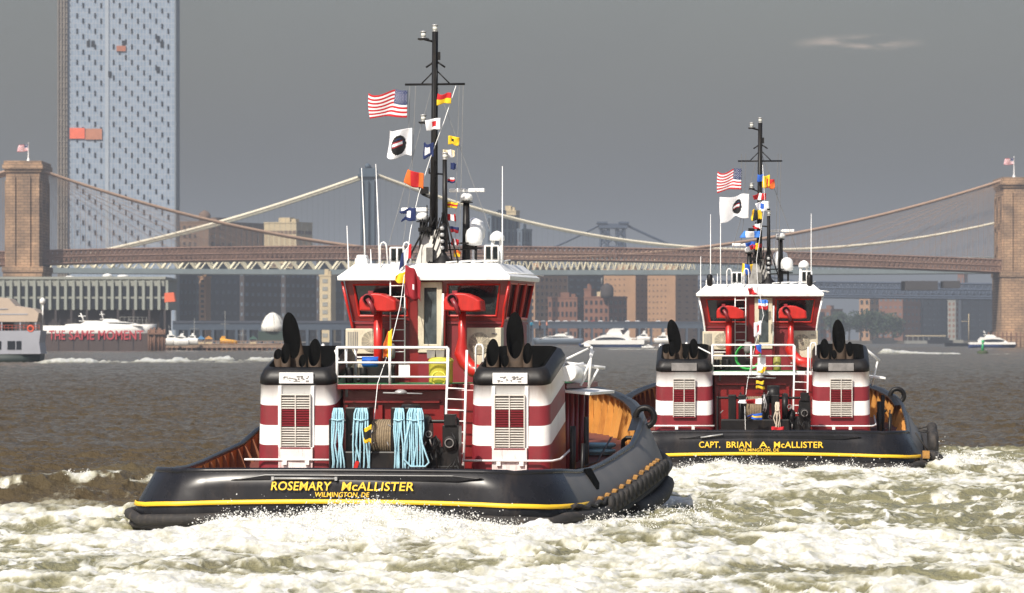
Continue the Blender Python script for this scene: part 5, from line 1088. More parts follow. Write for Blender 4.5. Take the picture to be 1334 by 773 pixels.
    for dx, dy in ((-.36, -.35), (.46, -.3), (.1, .6)): s.tube([(.27, 10.35, zr_ + 1.35), (.27 + dx*.9, 10.35 + dy, zr_)], .022, 6)
    for dx, dy in ((-.55, -.25), (-.3, .5)): s.tube([(-.1, 10.6, zr_ + 1.25), (-.15 + dx, 10.6 + dy, zr_)], .025, 6)
    s.lathe((.27, 10.2, zr_ - .02), [(.3,0), (.28,.05), (.12,.2), (.06,.3), (.06,.6)], 14); s.lathe((.27, 10.2, zr_ + .62), [(.07,0), (.1,.04), (.1,.3), (.05,.38)], 12)
    s.box(-.38, -.05, 10.3, 10.6, zr_ + .8, zr_ + .9); s.box(.05, .8, 10.75, 10.8, zr_ + .5, zr_ + .54); s.tube([(-.02, 10.55, zr_ + 1.6), (-.36, 10.7, zr_ + 1.75)], .035, 6); s.box(-.42, -.2, 10.6, 10.75, zr_ + 1.75, zr_ + 1.92)
    for k in range(10): s.tube([(-.22 + .05*k + rnd.uniform(-.05,.05), 10.3, zr_ + rnd.uniform(.5, .9)), (-.2 + .05*k + rnd.uniform(-.1,.1), 10.4, zr_ + rnd.uniform(1.0, 1.5))], .015, 5)
    s.build('mast_bracing', M_bkp, root)
    for k in range(4): s = MB(); s.lathe((.27, 10.05, zr_ + .35 + k*.16), [(.03,0), (.055,.02), (.055,.07), (.03,.09)], 10); s.build('horn', M_gal, root)
    def radar(x, y, z, hw, dx, name='radar_scanner'):
        s = MB(); s.tube([(x, y, zr_ - .02), (x, y, z - .26)], .085, 10, rs=[.11, .08]); s.box(x - .14, x + .14, y - .14, y + .14, z - .27, z - .24); s.build('radar_post', M_bkp, root)
        s = MB(); s.lathe((x, y, z - .24), [(.08,0), (.15,.04), (.17,.12), (.12,.19), (.05,.21)], 16); s.build('radar_gearbox', M_wht, root)
        s = MB(); s.box(x + dx - hw, x + dx - .03, y - .06, y + .06, z - .005, z + .09); s.box(x + dx + .03, x + dx + hw, y - .06, y + .06, z - .005, z + .09); s.box(x + dx - .03, x + dx + .03, y - .05, y + .05, z, z + .07); s.build(name, M_wht, root, bevel=.02)
    radar(.68, 11.1, 7.84, .45, .02); radar(-.38, 10.9, 7.36, .34, -.20 if not two else -.25)
    s = MB(); s.lathe((.90, 11, 6.50), [(.1,0), (.19,.03), (.215,.12), (.215,.28), (.18,.39), (.10,.455), (.02,.47)], 24); s.build('satellite_dome', M_wht, root); s = MB(); s.tube([(.94, 11, zr_), (.94, 11, 6.5)], .035, 8); s.box(.62, 1.1, 10.95, 11.05, 6.42, 6.46); s.tube([(.0, 11, 6.4), (.95, 11, 6.42)], .02, 6); s.box(.68, .9, 10.9, 11.1, 6.46, 6.5); s.build('dome_post', M_bkp, root)
    s = MB(); s.lathe((.68, 12.2, 6.62), [(.1,0), (.26,.1), (.29,.3), (.22,.52), (.03,.62)], 20); s.build('rear_satellite_dome', M_wht, root); s = MB(); s.tube([(.68, 12.2, zr_ - .02), (.68, 12.2, 6.65)], .06, 8); s.build('rear_dome_post', M_wht, root)
    s = MB(); s.lathe((1.48, 11, 6.62), [(.17,0), (.19,.02), (.18,.12), (.11,.21), (.02,.25)], 20); s.tube([(1.34, 11, zr_), (1.38, 11, 6.62)], .05, 6); s.tube([(1.60, 11, zr_), (1.58, 11, 6.62)], .05, 6); s.build('small_dome', M_wht, root)
    s = MB(); s.lathe((1.62, 10.0, zr_ - .02), [(.13,0), (.13,.28), (.1,.34), (.02,.36)], 14); s.build('roof_vent', M_wht, root)
    s = MB()
    for k in range(5): s.tube([(.4 + .3*k, 9.9 + .1*k, zr_ + .03), (1.0 + .22*k, 10.6, zr_ + .1)], .018, 5)
    s.tube([(1.9, 9.3, z0 + .2), (2.3, 9.2, z0 + .16)], .02, 6); s.tube([(2.3, 9.2, z0 + .16), (2.3, 13, z0 + .16)], .018, 6); s.build('roof_conduit', M_wht, root)
    if two:
        s = MB()
        for x in (-1.72, 1.66): s = MB(); s.lathe((x, 9.5, z0 + .2), [(.1,0), (.1,.5), (.07,.54), (.02,.56)], 12); s.build('black_vent', M_bkp, root)
    for (x, y, za, zb) in ((-2.03, 9.8, z0 + .15, 6.98), (-1.70, 10.2, z0 + .35, 8.42), (-1.36, 10.3, z0 + .4, 8.52), (-1.46, 9.8, z0 + .35, 6.4), (1.72, 10.4, z0 + .3, 8.45)):
        s = MB(); lean = -.006*(zb - za)*(1 if x < 0 else 0) * (1 if not two else 0); s.tube([(x, y, za), (x + lean, y, lerp(za, zb, .3)), (x + lean*6, y, zb)], .02, 6, rs=[.03, .018, .009]); s.build('whip_antenna', M_wht, root)
    # fire monitors / hooded vents
    for sg, cx in ((-1, -1.05), (1, 1.04)):
        s = MB(); rows = []; y_ = 8.75
        prof = [(-.43, .0), (-.44, .22), (-.40, .33), (-.28, .41), (-.05, .44), (.14, .42), (.34, .34), (.50, .24), (.52, .0), (.30, -.03)]
        for dy, sc_ in ((-.34, .90), (-.31, .97), (-.2, 1.0), (.2, 1.0), (.31, .97), (.34, .90)): rows.append([Vector((cx + a*sc_, y_ + dy, 4.87 + .2 + (b-.2)*sc_)) for a, b in prof])
        s.grid(rows, closed=True, sm=False); s.add(rows[0], [tuple(range(10))]); s.add(rows[-1], [tuple(range(10))]); hd = s.build('monitor_hood', M_brd, root, bevel=.02)
        s = MB(); s.lathe((cx - .2, y_ - .36, 5.16), [(.13, -.05), (.13, .04), (.09, .12)][:3], 16, axis='Y'); s.build('hood_nozzle', M_mar, hd); s = MB(); s.lathe((cx - .2, y_ - .42, 5.16), [(.1, 0), (.1, .03)], 16, axis='Y'); s.build('nozzle_mouth', M_sut, hd)
        s = MB(); s.tube([(cx - .2, y_ - .40, 5.16), (cx - .1, y_ - .42, 5.0), (cx - .03, y_ - .42, 4.78)], .06, 8); s.box(cx - .26, cx - .14, y_ - .05, y_ + .05, 5.28, 5.36); s.build('hood_lever', M_mar, hd)
        s = MB(); x_ = cx - .02
        if sg > 0: s.tube([(x_, y_, 4.9), (x_, y_, 4.2), (x_ - .03, y_, 3.85), (x_ + .08, y_, 3.62), (x_ + .3, y_ - .1, 3.42), (x_ + .75, y_ - .3, 3.36)], .1, 14, rs=[.095, .1, .17, .18, .17, .17])
        else: s.tube([(x_, y_, 4.9), (x_, y_, 3.1)], .11, 14)
        s.build('monitor_pipe', M_brd, root)
    # air conditioners
    def ac(x0, x1, z0_, z1_, y, fans=((.5, .5),), grille=True):
        s = MB(); s.box(x0, x1, y, y + .36, z0_, z1_); a = s.build('air_conditioner', M_bei, root, bevel=.02); w_ = x1 - x0; h = z1_ - z0_
        for fxx, fr in fans:
            c_ = x0 + w_*fxx; zc_ = z0_ + h*.62 if h > .8 else z0_ + h*.5; s = MB(); s.lathe((c_, y - .012, zc_), [(fr, 0), (fr, .016)], 24, axis='Y'); s.build('fan_opening', M_gry, a)
            s = MB()
            for k in range(8): s.torus((c_, y - .02, zc_), fr*(k + 1)/8.5, .009, 'Y', 24, 5)
            for k in range(6): an = k*math.pi/6; s.tube([(c_ - fr*math.cos(an), y - .02, zc_ - fr*math.sin(an)), (c_ + fr*math.cos(an), y - .02, zc_ + fr*math.sin(an))], .008, 4)
            s.build('fan_guard', M_bei, a)
        if grille:
            s = MB()
            for k in range(6): s.box(x0 + .06 + k*.045, x0 + .075 + k*.045 + .008, y - .01, y + .005, z0_ + .08, z1_ - .08)
            s.build('side_grille', M_gry, a)
        s = MB(); s.box(x0 + .05, x0 + .12, y - .02, y + .4, z0_ - .08, z0_); s.box(x1 - .12, x1 - .05, y - .02, y + .4, z0_ - .08, z0_); s.box(x0 - .06, x1 + .06, y - .02, y + .02, z0_ - .1, z0_ - .06); s.build('stand', M_wht, a)
    ac(-1.96, -1.05, 3.82, 4.44, 9.1, ((.72, .26),)); ac(-1.96, -1.25, 3.28, 3.68, 9.1, ((.7, .16),)); ac(1.08, 1.93, 3.45, 4.46, 9.05, ((.36, .27), ) , False)
    s = MB(); s.box(1.70, 1.82, 9.02, 9.046, 4.30, 4.33); s.build('ac_badge', M_gry, root)
    # boat deck clutter
    s = MB()
    for x in (-1.45, -1.1): s.tube([(x, 7.2, 3.12), (x, 7.2, 3.5)], .1, 10)
    s.box(-1.3, -.5, 8.1, 8.6, 3.12, 3.6); s.box(-.5, -.3, 7.0, 7.3, 3.12, 3.55); s.build('deck_locker', M_bkp, root, bevel=.02)
    s = MB(); s.lathe((-.42, 6.98, 3.72), [(.02,-.02), (.12,0), (.14,.1), (.14,.3), (.1,.36)], 12); s.build('deck_fan', M_gry, root)
    s = MB(); s.box(-.10, .17, 6.5, 6.52, 3.26, 3.58); s.build('notice_board', M_wht, root)
    s = MB(); s.lathe((-.02, 6.36, 2.86), [(.02,0), (.16,.02), (.14,.08), (.06,.12)], 14); s.tube([(-.45, 6.36, 2.9), (.5, 6.36, 2.88)], .02, 6); s.build('deck_light', M_gal, root)
    s = MB(); s.box(-1.38, -1.32, 6.4, 6.42, 2.8, 2.98); s.box(-1.64, -1.60, 6.5, 6.54, .4, 3.0); s.build('platform_post', M_bkp, root)
    # white davit arms and fairing starboard
    s = MB()
    if not two:
        s.tube([(3.3, 8.6, 3.55), (4.1, 8.9, 3.95)], .03, 6); s.tube([(3.5, 8.9, 3.6), (4.45, 9.3, 3.48)], .05, 6); s.tube([(4.1, 9.0, 3.0), (4.15, 9.1, 4.0)], .035, 6); s.tube([(3.9, 9.0, 3.05), (4.2, 9.1, 3.9)], .03, 6); s.tube([(4.3, 9.2, 3.45), (4.05, 9.1, 2.98)], .03, 6); s.tube([(4.15, 8.95, 4.0), (4.0, 8.95, 4.05)], .05, 6)
        s.build('davit', M_wht, root)
        s = MB(); rows = []
        for i in range(9):
            t_ = i/8; y = 8.2 + t_*2.6; w_ = .42*math.sin(math.pi*min(1, .25 + t_*.75))**.6
            rows.append([Vector((3.68 + .7*w_*math.cos(a), y, 3.35 + .27*math.sin(a)*(.7 + .3*t_))) for a in np.linspace(0, 2*math.pi, 13)[:-1]])
        s.grid(rows, closed=True); s.add(rows[0], [tuple(range(12))]); s.add(rows[-1], [tuple(range(12))]); s.build('rescue_float', M_wht, root)
    else:
        s.tube([(3.35, 8.6, 3.95), (4.0, 8.9, 3.45)], .06, 8); s.tube([(3.95, 8.9, 3.5), (3.75, 8.9, 2.6)], .035, 6); s.build('davit', M_wht, root)
    s = MB(); s.tube([(-1.68, 7.0, 3.7), (-2.2, 8.9, 3.95), (-3.4, 9.2, 3.95)], .025, 6); s.lathe((-2.5, 9.0, 3.95), [(.05,0), (.06,.06), (.02,.12)], 8); s.build('port_handrail', M_wht, root)
    # ---- aft deck winch
    s = MB()
    for x in (-.93, -.60, .16, .48): s.box(x - .13, x + .13, 4.9, 5.35, .35, 2.58 if not two else 2.35)
    s.box(-1.45, 1.3, 5.3, 5.45, 2.2, 2.28); s.box(-1.45, -1.38, 4.85, 5.1, .35, 2.3); s.build('winch_frame', M_bkp, root, bevel=.03)
    s = MB(); s.lathe((-.27, 5.35, 1.85), [(.40, -.36), (.42, -.3), (.41, .3), (.40, .36)], 28, axis='X'); dr = s.build('winch_drum', M_tan, root)
    s = MB()
    for k in range(13): s.torus((-.27 - .33 + k*.055, 5.35, 1.85), .415, .03, 'X', 28, 6)
    s.build('wound_rope', M_tan, dr)
    s = MB()
    for x in (-.66, .12): s.lathe((x, 5.35, 1.8), [(.62, -.03), (.62, .03)], 28, axis='X')
    s.lathe((.80, 5.3, 1.95), [(.42, -.1), (.46, 0), (.42, .1)], 20, axis='X'); s.lathe((1.02, 5.3, 1.6), [(.2, -.12), (.3, 0), (.2, .12)], 18, axis='X'); s.lathe((.42, 5.4, 2.35), [(.3, -.2), (.3, .2)], 20, axis='X'); s.build('drum_flange', M_bkp, root)
    s = MB(); s.box(-1.3, .95, 4.7, 5.1, 1.12, 1.55); s.box(-1.5, 1.0, 4.9, 5.6, .35, .6); s.build('winch_gearbox', M_bkp, root, bevel=.04)
    s = MB(); 
    for (x, z, r_, h) in ((1.42, 1.9, .17, .45), (1.3, 1.3, .2, .5), (1.5, 2.25, .12, .25), (1.0, 1.2, .15, .5)): s.lathe((x, 5.2, z - .2), [(r_, 0), (r_*1.05, .05), (r_, h), (r_*.6, h + .05)], 14)
    s.box(.9, 1.68, 4.95, 5.5, .3, 1.2); s.box(1.25, 1.64, 5.0, 5.4, 1.2, 2.15); s.box(1.3, 1.58, 4.95, 5.1, 2.15, 2.42)
    for (x, z, r_) in ((1.44, 1.74, .16), (1.1, 1.0, .13)): s.lathe((x, 4.93, z), [(r_, -.03), (r_, .05)], 18, axis='Y')
    for k in range(14):
        x, z = rnd.uniform(.85, 1.65), rnd.uniform(.9, 2.1); s.tube([(x, 4.9, z), (x + rnd.uniform(-.15,.15), 4.8, z - .15), (x + rnd.uniform(-.2,.2), 4.88, z - .4)], .02, 6)
    s.build('hydraulic_power_pack', M_bkp, root, bevel=.015)
    s = MB()
    for (x, z, r_) in ((1.44, 1.74, .10), (.30, 1.62, .05), (.95, 1.95, .07)): s.torus((x, 4.87, z), r_, .014, 'Y', 16, 6)
    for k in range(24):
        x, z = rnd.uniform(-1.3, 1.6), rnd.uniform(.6, 2.3); s.tube([(x, 4.78, z), (x + rnd.uniform(-.1,.1), 4.75, z + rnd.uniform(-.2, .2))], .010 + .008*rnd.random(), 5)
    s.build('hoses_and_gauges', M_gry, root)
    # deck bitts inboard of the starboard bulwark, round chock in the rail
    s = MB(); s.torus((4.75, 14.0, 2.2), .24, .08, 'Y', 20, 8); s.build('round_chock', M_bkp, root)
    s = MB()
    for (x, y) in ((4.3, 14.6), ): s.tube([(x - .2, y, zd_at(y)), (x - .2, y, zd_at(y) + .3), (x - .1, y, zd_at(y) + .38), (x + .1, y, zd_at(y) + .38), (x + .2, y, zd_at(y) + .3), (x + .2, y, zd_at(y))], .06, 10)
    s.build('bitts', M_bkp, root)
    # stays and halyards
    s = MB(); st = [((-.1, 10.6, 10.4), (-1.15, 10.4, 6.5)), ((.05, 10.6, 10.45), (1.35, 10.7, 6.9)), ((-.65, 10.6, 10.5), (-.66, 10.5, 9.2)), ((-.5, 10.6, 10.5), (-.58, 10.5, 8.2)), ((-.58, 10.5, 8.2), (-.8, 10.4, 6.4)), ((.6, 10.6, 10.5), (.48, 10.6, 6.1)), ((.7, 10.6, 10.5), (.6, 10.6, 6.1))]
    for a, b_ in st: s.tube([a, b_], .007, 4, sm=False)
    s.build('stays', M_gry if two else M_gal, root)
    s = MB(); pts = [m(a, b_, y) for a, b_, y in V['line']]
    s.tube(pts, .010 if not two else .008, 5); s.build('signal_halyard', M_wht, root)
    if two:
        for ch in root.children:
            k = ch.name.split('.')[0]
            if k in ('mast', 'crossarm', 'mast_brackets', 'navigation_light'): ch.location.z = -.25
    return root, XF
V1 = dict(n=1, label='nearer black hulled tugboat with red wheelhouse, yellow name and light blue ropes', text=[('ROSEMARY', -1.64, -.25, .80, .20, 1), ('McALLISTER', -.02, 1.62, .80, .20, 1), ('WILMINGTON, DE', -.62, .62, .655, .11, 1)],
    line=[(594, 112, 10.5), (578, 160, 10.3), (561, 205, 10.1), (545, 255, 10.0), (535, 300, 9.8), (528, 350, 9.2), (521, 400, 8), (509, 450, 7), (492, 500, 6.3), (486, 560, 5), (478, 575, 4.6)])
V2 = dict(n=2, label='farther black hulled tugboat with white platform edge, green hose and cream rope', text=[('CAPT.', -1.95, -1.28, .74, .20, 1), ('BRIAN', -1.08, -.30, .74, .20, 1), ('A.', -.05, .28, .74, .20, 1), ('McALLISTER', .42, 1.98, .74, .20, 1), ('WILMINGTON, DE', -.70, .58, .62, .10, 1)],
    line=[(568, 130, 10.3), (570, 200, 10.1), (552, 300, 9.8), (548, 340, 9.2), (546, 400, 8), (520, 455, 7), (496, 520, 6), (480, 560, 5), (470, 610, 4)])
tug1, XF1 = make_tug(T1, V1); tug2, XF2 = make_tug(T2, V2)
def w1(px, py, y): return XF1 @ m(px, py, y)
# ---- things lying or hanging on the tugs
def rope_loops(name, label, cx, y, ztop, zbot, wdt, n, m_, XF, seed, spread=0, r_=.022, group=None, droop=False):
    g = random.Random(seed); s = MB()
    for k in range(n):
        a = cx - wdt/2 + wdt*(k + .5)/n + g.uniform(-.01, .01); yy = y - .03 - .05*g.random(); zb = zbot + g.uniform(0, .12); e = spread*(k/(n-1) - .5)*2 if n > 1 else 0
        s.tube([(a*.6 + cx*.4, y + .12, ztop - .04), (a*.75 + cx*.25, yy + .02, ztop), (a, yy, ztop - .12), (a + g.uniform(-.02,.02) + e*.2, yy - .02, lerp(ztop, zb, .3)), (a + g.uniform(-.05,.05) + e*.5, yy - .03 - .04*g.random(), lerp(ztop, zb, .55)), (a + g.uniform(-.05,.05) + e*.8, yy, lerp(ztop, zb, .8)), (a + e + g.uniform(-.03,.03), yy, zb)], r_, 7)
    if droop: s.tube([(cx - .1, y - .08, ztop - .2), (cx - .24, y - .12, lerp(ztop, zbot, .5)), (cx - .26, y - .12, lerp(ztop, zbot, .72)), (cx - .1, y - .12, lerp(ztop, zbot, .82)), (cx + .25, y - .12, lerp(ztop, zbot, .82)), (cx + .34, y - .12, lerp(ztop, zbot, .76)), (cx + .18, y - .12, lerp(ztop, zbot, .5)), (cx + .05, y - .1, ztop - .1)], r_*1.15, 7)
    s.tube([(cx - wdt/2, y - .09, ztop - .25), (cx, y - .12, ztop - .28), (cx + wdt/2, y - .09, ztop - .25)], r_*.9, 7)
    return s.build(name, m_, None, label=label, cat='rope', group=group, xf=XF)
GR = 'light blue rope bundles on the winch'
zb_ = 1.15
def px_x(px): return m(px, 550, 4.75).x
for k, (a, b_, n, sp_, dr, lb) in enumerate(((433, 450, 6, .02, False, 'light blue rope bundle hanging beside the left funnel'), (462, 481, 6, .05, False, 'light blue rope bundle beside the tan rope drum, above the red tag'), (514, 528, 5, .02, False, 'narrow light blue rope bundle right of the tan rope drum'), (531, 553, 8, .03, True, 'wide light blue rope bundle with a loose loop around it'))):
    xa, xb_ = px_x(a), px_x(b_); rope_loops('mooring_rope', lb, (xa+xb_)/2, 4.72, 2.55, .9, (xb_-xa), n + 1, M_blu, XF1, k, sp_, .021, GR, dr)
r = MB(); x = px_x(466); r.box(x - .05, x + .04, 4.55, 4.6, 1.05, 1.32, tilt=('Y', .3)); r.build('rope_tag', M_brd, None, label='red and white tag hanging on a light blue rope', cat='tag', xf=XF1)
rope_loops('heaving_line', 'cream coiled line hanging on the farther tugboat winch', .55, 4.7, 2.1, 1.15, .16, 6, M_crm, XF2, 9, .02, .02, None, False)
rope_loops('grey_line', 'short grey line hanging on the farther tugboat winch frame', .12, 4.7, 2.35, 1.75, .05, 2, M_gal, XF2, 10, .01, .02, None, False)
s = MB()
for k in range(5): s.torus((0, 0, .05 + k*.05), .38 + .07*math.sin(k*2), .05, 'Z', 24, 8)
for k in range(3): s.torus((.03*k, 0, .1 + k*.07), .2, .04, 'Z', 20, 8)
o = s.build('rope_coil', M_blu, None, label='flat light blue rope coil on the red deck by the ochre bulwark', cat='rope', xf=XF1 @ Matrix.Translation((3.6, 13.4, zd_at(13.4) + .03)))
# yellow bin with grey tubs on the near tug's platform
t_ = thing('yellow_bin', 'big yellow plastic bin behind the white railing', 'bin', XF1 @ Vector((.86, 6.85, 3.12)), T1[1]); s = MB(); s.lathe((0,0,0), [(.27,0), (.29,.05), (.29,.5), (.31,.52), (.31,.56), (.27,.6)], 20); s.build('barrel', M_yd, t_); s = MB(); s.torus((0,-.27,.12), .17, .02, 'Y', 20, 6); s.lathe((0,0,.6), [(.27,0), (.2,.03)], 20); s.build('lid_and_hoop', M_yd, t_)
for k, x in enumerate((.62, .84)):
    t_ = thing('grey_tub', ['translucent grey tub left on top of the yellow bin', 'translucent grey tub beside its twin above the yellow bin'][k], 'tub', XF1 @ Vector((x, 6.95, 3.72)), T1[1], 'grey tubs above the yellow bin'); s = MB(); s.prism([(-.09,0), (.09,0), (.105,.2), (-.105,.2)], -.12, .12, axis='Y'); s.build('body', M_gry, t_); s = MB(); s.box(-.11, .11, -.13, .13, .2, .225); s.build('lid', M_bei, t_)
s = MB(); s.lathe((0, 0, 0), [(.06, -.2), (.11, -.18), (.11, .18), (.06, .2)], 16, axis='X'); s.box(-.2, .2, -.02, .02, .1, .14); s.build('blue_canister', mat('canister_blue', (.02, .12, .5), .35), None, label='bright blue canister lying behind the white railing', cat='canister', xf=XF1 @ Matrix.Translation((-.88, 6.9, 3.62)))
s = MB()
for k in range(6): s.torus((0, .03*k, .5), .42 - .02*(k % 3), .022, 'Y', 28, 7)
s.build('green_hose', mat('hose_green', (.05, .42, .08), .5), None, label='coiled bright green hose behind the farther tugboat railing', cat='hose', xf=XF2 @ Matrix.Translation((-.42, 6.9, 3.08)))
s = MB(); s.lathe((0,0,0), [(.1,0), (.13,.04), (.13,.42), (.06,.5)], 14); s.build('olive_drum', mat('drum_olive', (.3, .28, .06), .5), None, label='olive drum behind the farther tugboat railing', cat='drum', xf=XF2 @ Matrix.Translation((.55, 6.8, 3.12)))
for k, (x, z, w_, lb) in enumerate(((.0, .98, .5, 'crumpled red cover on the farther tugboat stern deck'), (.8, .95, .4, 'flat red cover right of the cream line'))):
    s = MB(); rows = []
    for i in range(9):
        rows.append([Vector((-w_ + 2*w_*i/8, j*.12, (.26 if k == 0 else .14)*math.sin(math.pi*i/8)*(1 - (j/3.)**2*.5) + .04*math.sin(i*2.1 + j))) for j in range(4)])
    s.grid(rows); s.build('red_cover', M_brd, None, label=lb, cat='cover', xf=XF2 @ Matrix.Translation((x, 1.2, z)))

# ---- flags
def F_(name, c): return mat('flag_' + name, c, .85, .04, 6)
FC = dict(R=F_('red', (.50,.015,.02)), W=F_('white', (.78,.78,.80)), B=F_('blue', (.02,.10,.45)), N=F_('navy', (.012,.025,.10)), Y=F_('yellow', (.80,.52,.02)), O=F_('orange', (.62,.13,.02)), K=F_('black', (.01,.01,.012)), C=F_('cream', (.72,.62,.42)), M=F_('maroon', (.28,.012,.02)), L=F_('lightblue', (.05,.2,.65)))
def pat_us(u, v):
    if u < .42 and v > 6/13:
        i, j = u/.42*11, (v - 6/13)/(7/13)*9; return 'W' if (int(i) + int(j)) % 2 == 0 and (i % 1 - .5)**2 + (j % 1 - .5)**2 < .08 else 'N'
    return 'R' if int((1 - v)*13) % 2 == 0 else 'W'
def pat_emb(u, v):
    d = ((u - .48)/.22)**2 + ((v - .45)/.36)**2
    if d < 1:
        if d > .72: return 'K' 
        if abs(v - .5) < .10 and u > .38: return 'W' if abs(v - .5) < .045 else 'M'
        return 'K' if d > .5 or v < .45 else 'N' if int(v*14) % 2 else 'K'
    return 'W'
def P_(s_):
    """small patterns: h:AB horizontal bands from the top, v:AB from the hoist, x:AB diagonal, c:AB centre square, d:AB disc"""
    k, c = s_.split(':')
    if k == 'h': return lambda u, v: c[min(len(c)-1, int((1 - v)*len(c)))]
    if k == 'v': return lambda u, v: c[min(len(c)-1, int(u*len(c)))]
    if k == 'x': return lambda u, v: c[0] if v > u else c[1]
    if k == 'X': return lambda u, v: c[1] if abs(u - v) < .18 or abs(u + v - 1) < .18 else c[0]
    if k == 'c': return lambda u, v: c[1] if abs(u - .5) < .2 and abs(v - .5) < .22 else c[0]
    if k == 't': return lambda u, v: c[1] if abs(v - .5) < .5*(u)*.6 else c[0]
def flag(name, label, cat, p0, wd, ht, pat, side=-1, XFr=0.0, res=(22, 12), seed=0, droop=.1, amp=.10, swallow=False, tilt=0, group=None, taper=0, lean=0):
    """hoist edge at p0 (top), flying towards side; patterned by faces"""
    g = random.Random(seed); ph = g.uniform(0, 6); nx, nz = res; s = MB(); keys = 'RWBNYOKCML'; rows = []
    crm = g.uniform(.9, 1.6); f2 = g.uniform(9, 13); ph2 = g.uniform(0, 6); skew = g.uniform(-.25, .25)
    for i in range(nx + 1):
        u = i/nx; col = []
        for j in range(nz + 1):
            v = j/nz; th_ = amp*wd*(math.sin(u*7.0 + ph + v*1.8) + .45*math.sin(u*f2 + ph2 - v*3))*u**.6
            x = side*wd*(u*.98 - crm*.10*math.sin(u*6.3 + ph + v*1.4)*u + skew*.35*(v - .5)*u)
            zz = -ht + ht*(.5 + (v - .5)*(1 - (taper + .08)*u - .10*crm*u*math.sin(u*8 + ph2))) - droop*ht*u*u + .10*crm*ht*math.sin(u*6.5 + ph*1.3 + v*1.5)*u + lean*u*ht
            col.append(Vector((x - (1-v)*0.02*ht, th_, zz + x*tilt)))
        rows.append(col)
    base = len(s.v)
    for i in range(nx):
        for j in range(nz):
            u, v = (i + .5)/nx, (j + .5)/nz
            if swallow and u > .62 and abs(v - .5) < (u - .62)*.9: continue
            s.add([rows[i][j], rows[i+1][j], rows[i+1][j+1], rows[i][j+1]], [(0,1,2,3)], keys.index(pat(u, v)), True)
    o = s.build(name, [FC[k] for k in keys], None, recentre=False); o.location = p0; o.rotation_euler = (0, 0, XFr)
    so_ = o.modifiers.new('s', 'SOLIDIFY'); so_.thickness = .004
    return tag(o, label, cat, group)
s1 = F/109.5; s2 = F/150.6
def fl1(box, pat, label, name='signal_flag', y=10.4, side=-1, **k):
    x0, x1, y0, y1 = box; p = w1(x1 if side < 0 else x0, y0, y); return flag(name, label, 'flag', p, (x1 - x0)/s1, (y1 - y0)/s1*k.pop('hk', .88), pat, side, group=None if name != 'signal_flag' else 'signal flags of the nearer tugboat', seed=int(x0*7 + y0), **k)
fl1((485, 531, 118, 154), pat_us, 'large striped national flag left of the nearer tugboat mast', 'national_flag', res=(66, 52), droop=-.02, amp=.07, lean=-.02, hk=.98)
fl1((503, 537, 167, 208), pat_emb, 'large white flag with black round emblem below the striped one', 'emblem_flag', res=(40, 40), droop=.15, amp=.26)
for i, (bx, pt, lb, kw) in enumerate((
    ((571, 588, 121, 137), 'h:RY', 'red over yellow flag just under the nearer mast crossarm', {}),
    ((556, 574, 154, 171), 'c:WR', 'white and red flag crossing the nearer mast', {}),
    ((550, 565, 186, 207), 'c:NW', 'navy and white flag below the white and red one', {}),
    ((529, 552, 226, 249), 'v:ORO', 'orange and red flag above the left radar bar', dict(tilt=-.3)),
    ((522, 542, 271, 290), 'c:NW', 'navy flag with white centre below the left radar bar', dict(swallow=True)),
    ((514, 528, 354, 372), 'h:YY', 'yellow flag in front of the wheelhouse ladder', dict(taper=.4)),
    ((500, 511, 428, 468), 'v:YO', 'rolled yellow orange flag in front of the white railing', dict(taper=.2, tilt=.5)),
    ((474, 484, 553, 580), 'h:YKKY', 'yellow and black flag among the light blue ropes', dict(taper=.3)),
    )):
    fl1(bx, P_(pt), lb, y=[10.3, 10.2, 10.1, 10.0, 9.8, 9.0, 6.6, 4.4][i], **kw)
for i, (bx, pt, lb) in enumerate((
    ((584, 597, 177, 190), 'c:YK', 'yellow flag with dark centre, uppermost right of the nearer mast'), ((577, 595, 195, 206), 'v:CWC', 'cream flag just above the short mast top'), ((587, 595, 212, 222), 'x:NN', 'navy flag beside the short mast top'), ((583, 592, 231, 239), 'h:WRN', 'red and blue flag below the navy one by the short mast'),
    ((583, 595, 263, 272), 'h:YRY', 'yellow and red flag just under the right radar bar'), ((583, 595, 279, 289), 'v:RWR', 'red and white flag between radar post and short mast'), ((586, 597, 295, 304), 'h:NM', 'navy and maroon flag near the satellite dome'), ((588, 598, 311, 321), 'v:RWR', 'lower red and white flag beside the radar post foot'), ((591, 600, 326, 336), 'h:OY', 'orange flag lowest on the right string, above the roof'))):
    fl1(bx, P_(pt), lb, y=10.5, side=1, res=(12, 9), amp=.15)
# the two long drooping ones
flag('house_flag', 'dark red long flag hanging in front of the wheelhouse door', 'flag', w1(528, 345, 8.9), .42, .8, lambda u, v: 'W' if (u-.45)**2*4 + (v-.4)**2 < .012 else 'M', 1, 0, seed=4, droop=.35, amp=.15, taper=.15, lean=-.0)
flag('tricolour_flag', 'red white and navy flag at the roof edge grab hoops', 'flag', w1(536, 318, 9.3), .26, .36, lambda u, v: 'RWN'[min(2, int(u*3))], -1, 0, seed=6, droop=.9, amp=.1)
def w2p(px, py, y):                                                # point over the farther tug from picture columns
    D = 140 + y; return Vector((XX(px, D), D, ZZ(py, D)))
def fl2(box, pt, label, y=10.4, side=-1, name='signal_flag', **k):
    x0, x1, y0, y1 = box; sc_ = F/(140 + y); return flag(name, label, 'flag', w2p(x1 if side < 0 else x0, y0, y), (x1-x0)/sc_, (y1-y0)/sc_*k.pop('hk', .88), P_(pt) if isinstance(pt, str) else pt, side, group=None if name != 'signal_flag' else 'signal flags of the farther tugboat', seed=int(x0*3 + y0), **k)
fl2((937, 966, 220, 250), pat_us, 'smaller striped national flag left of the farther tugboat mast', name='national_flag', res=(66, 52), droop=.12, amp=.06, hk=.9)
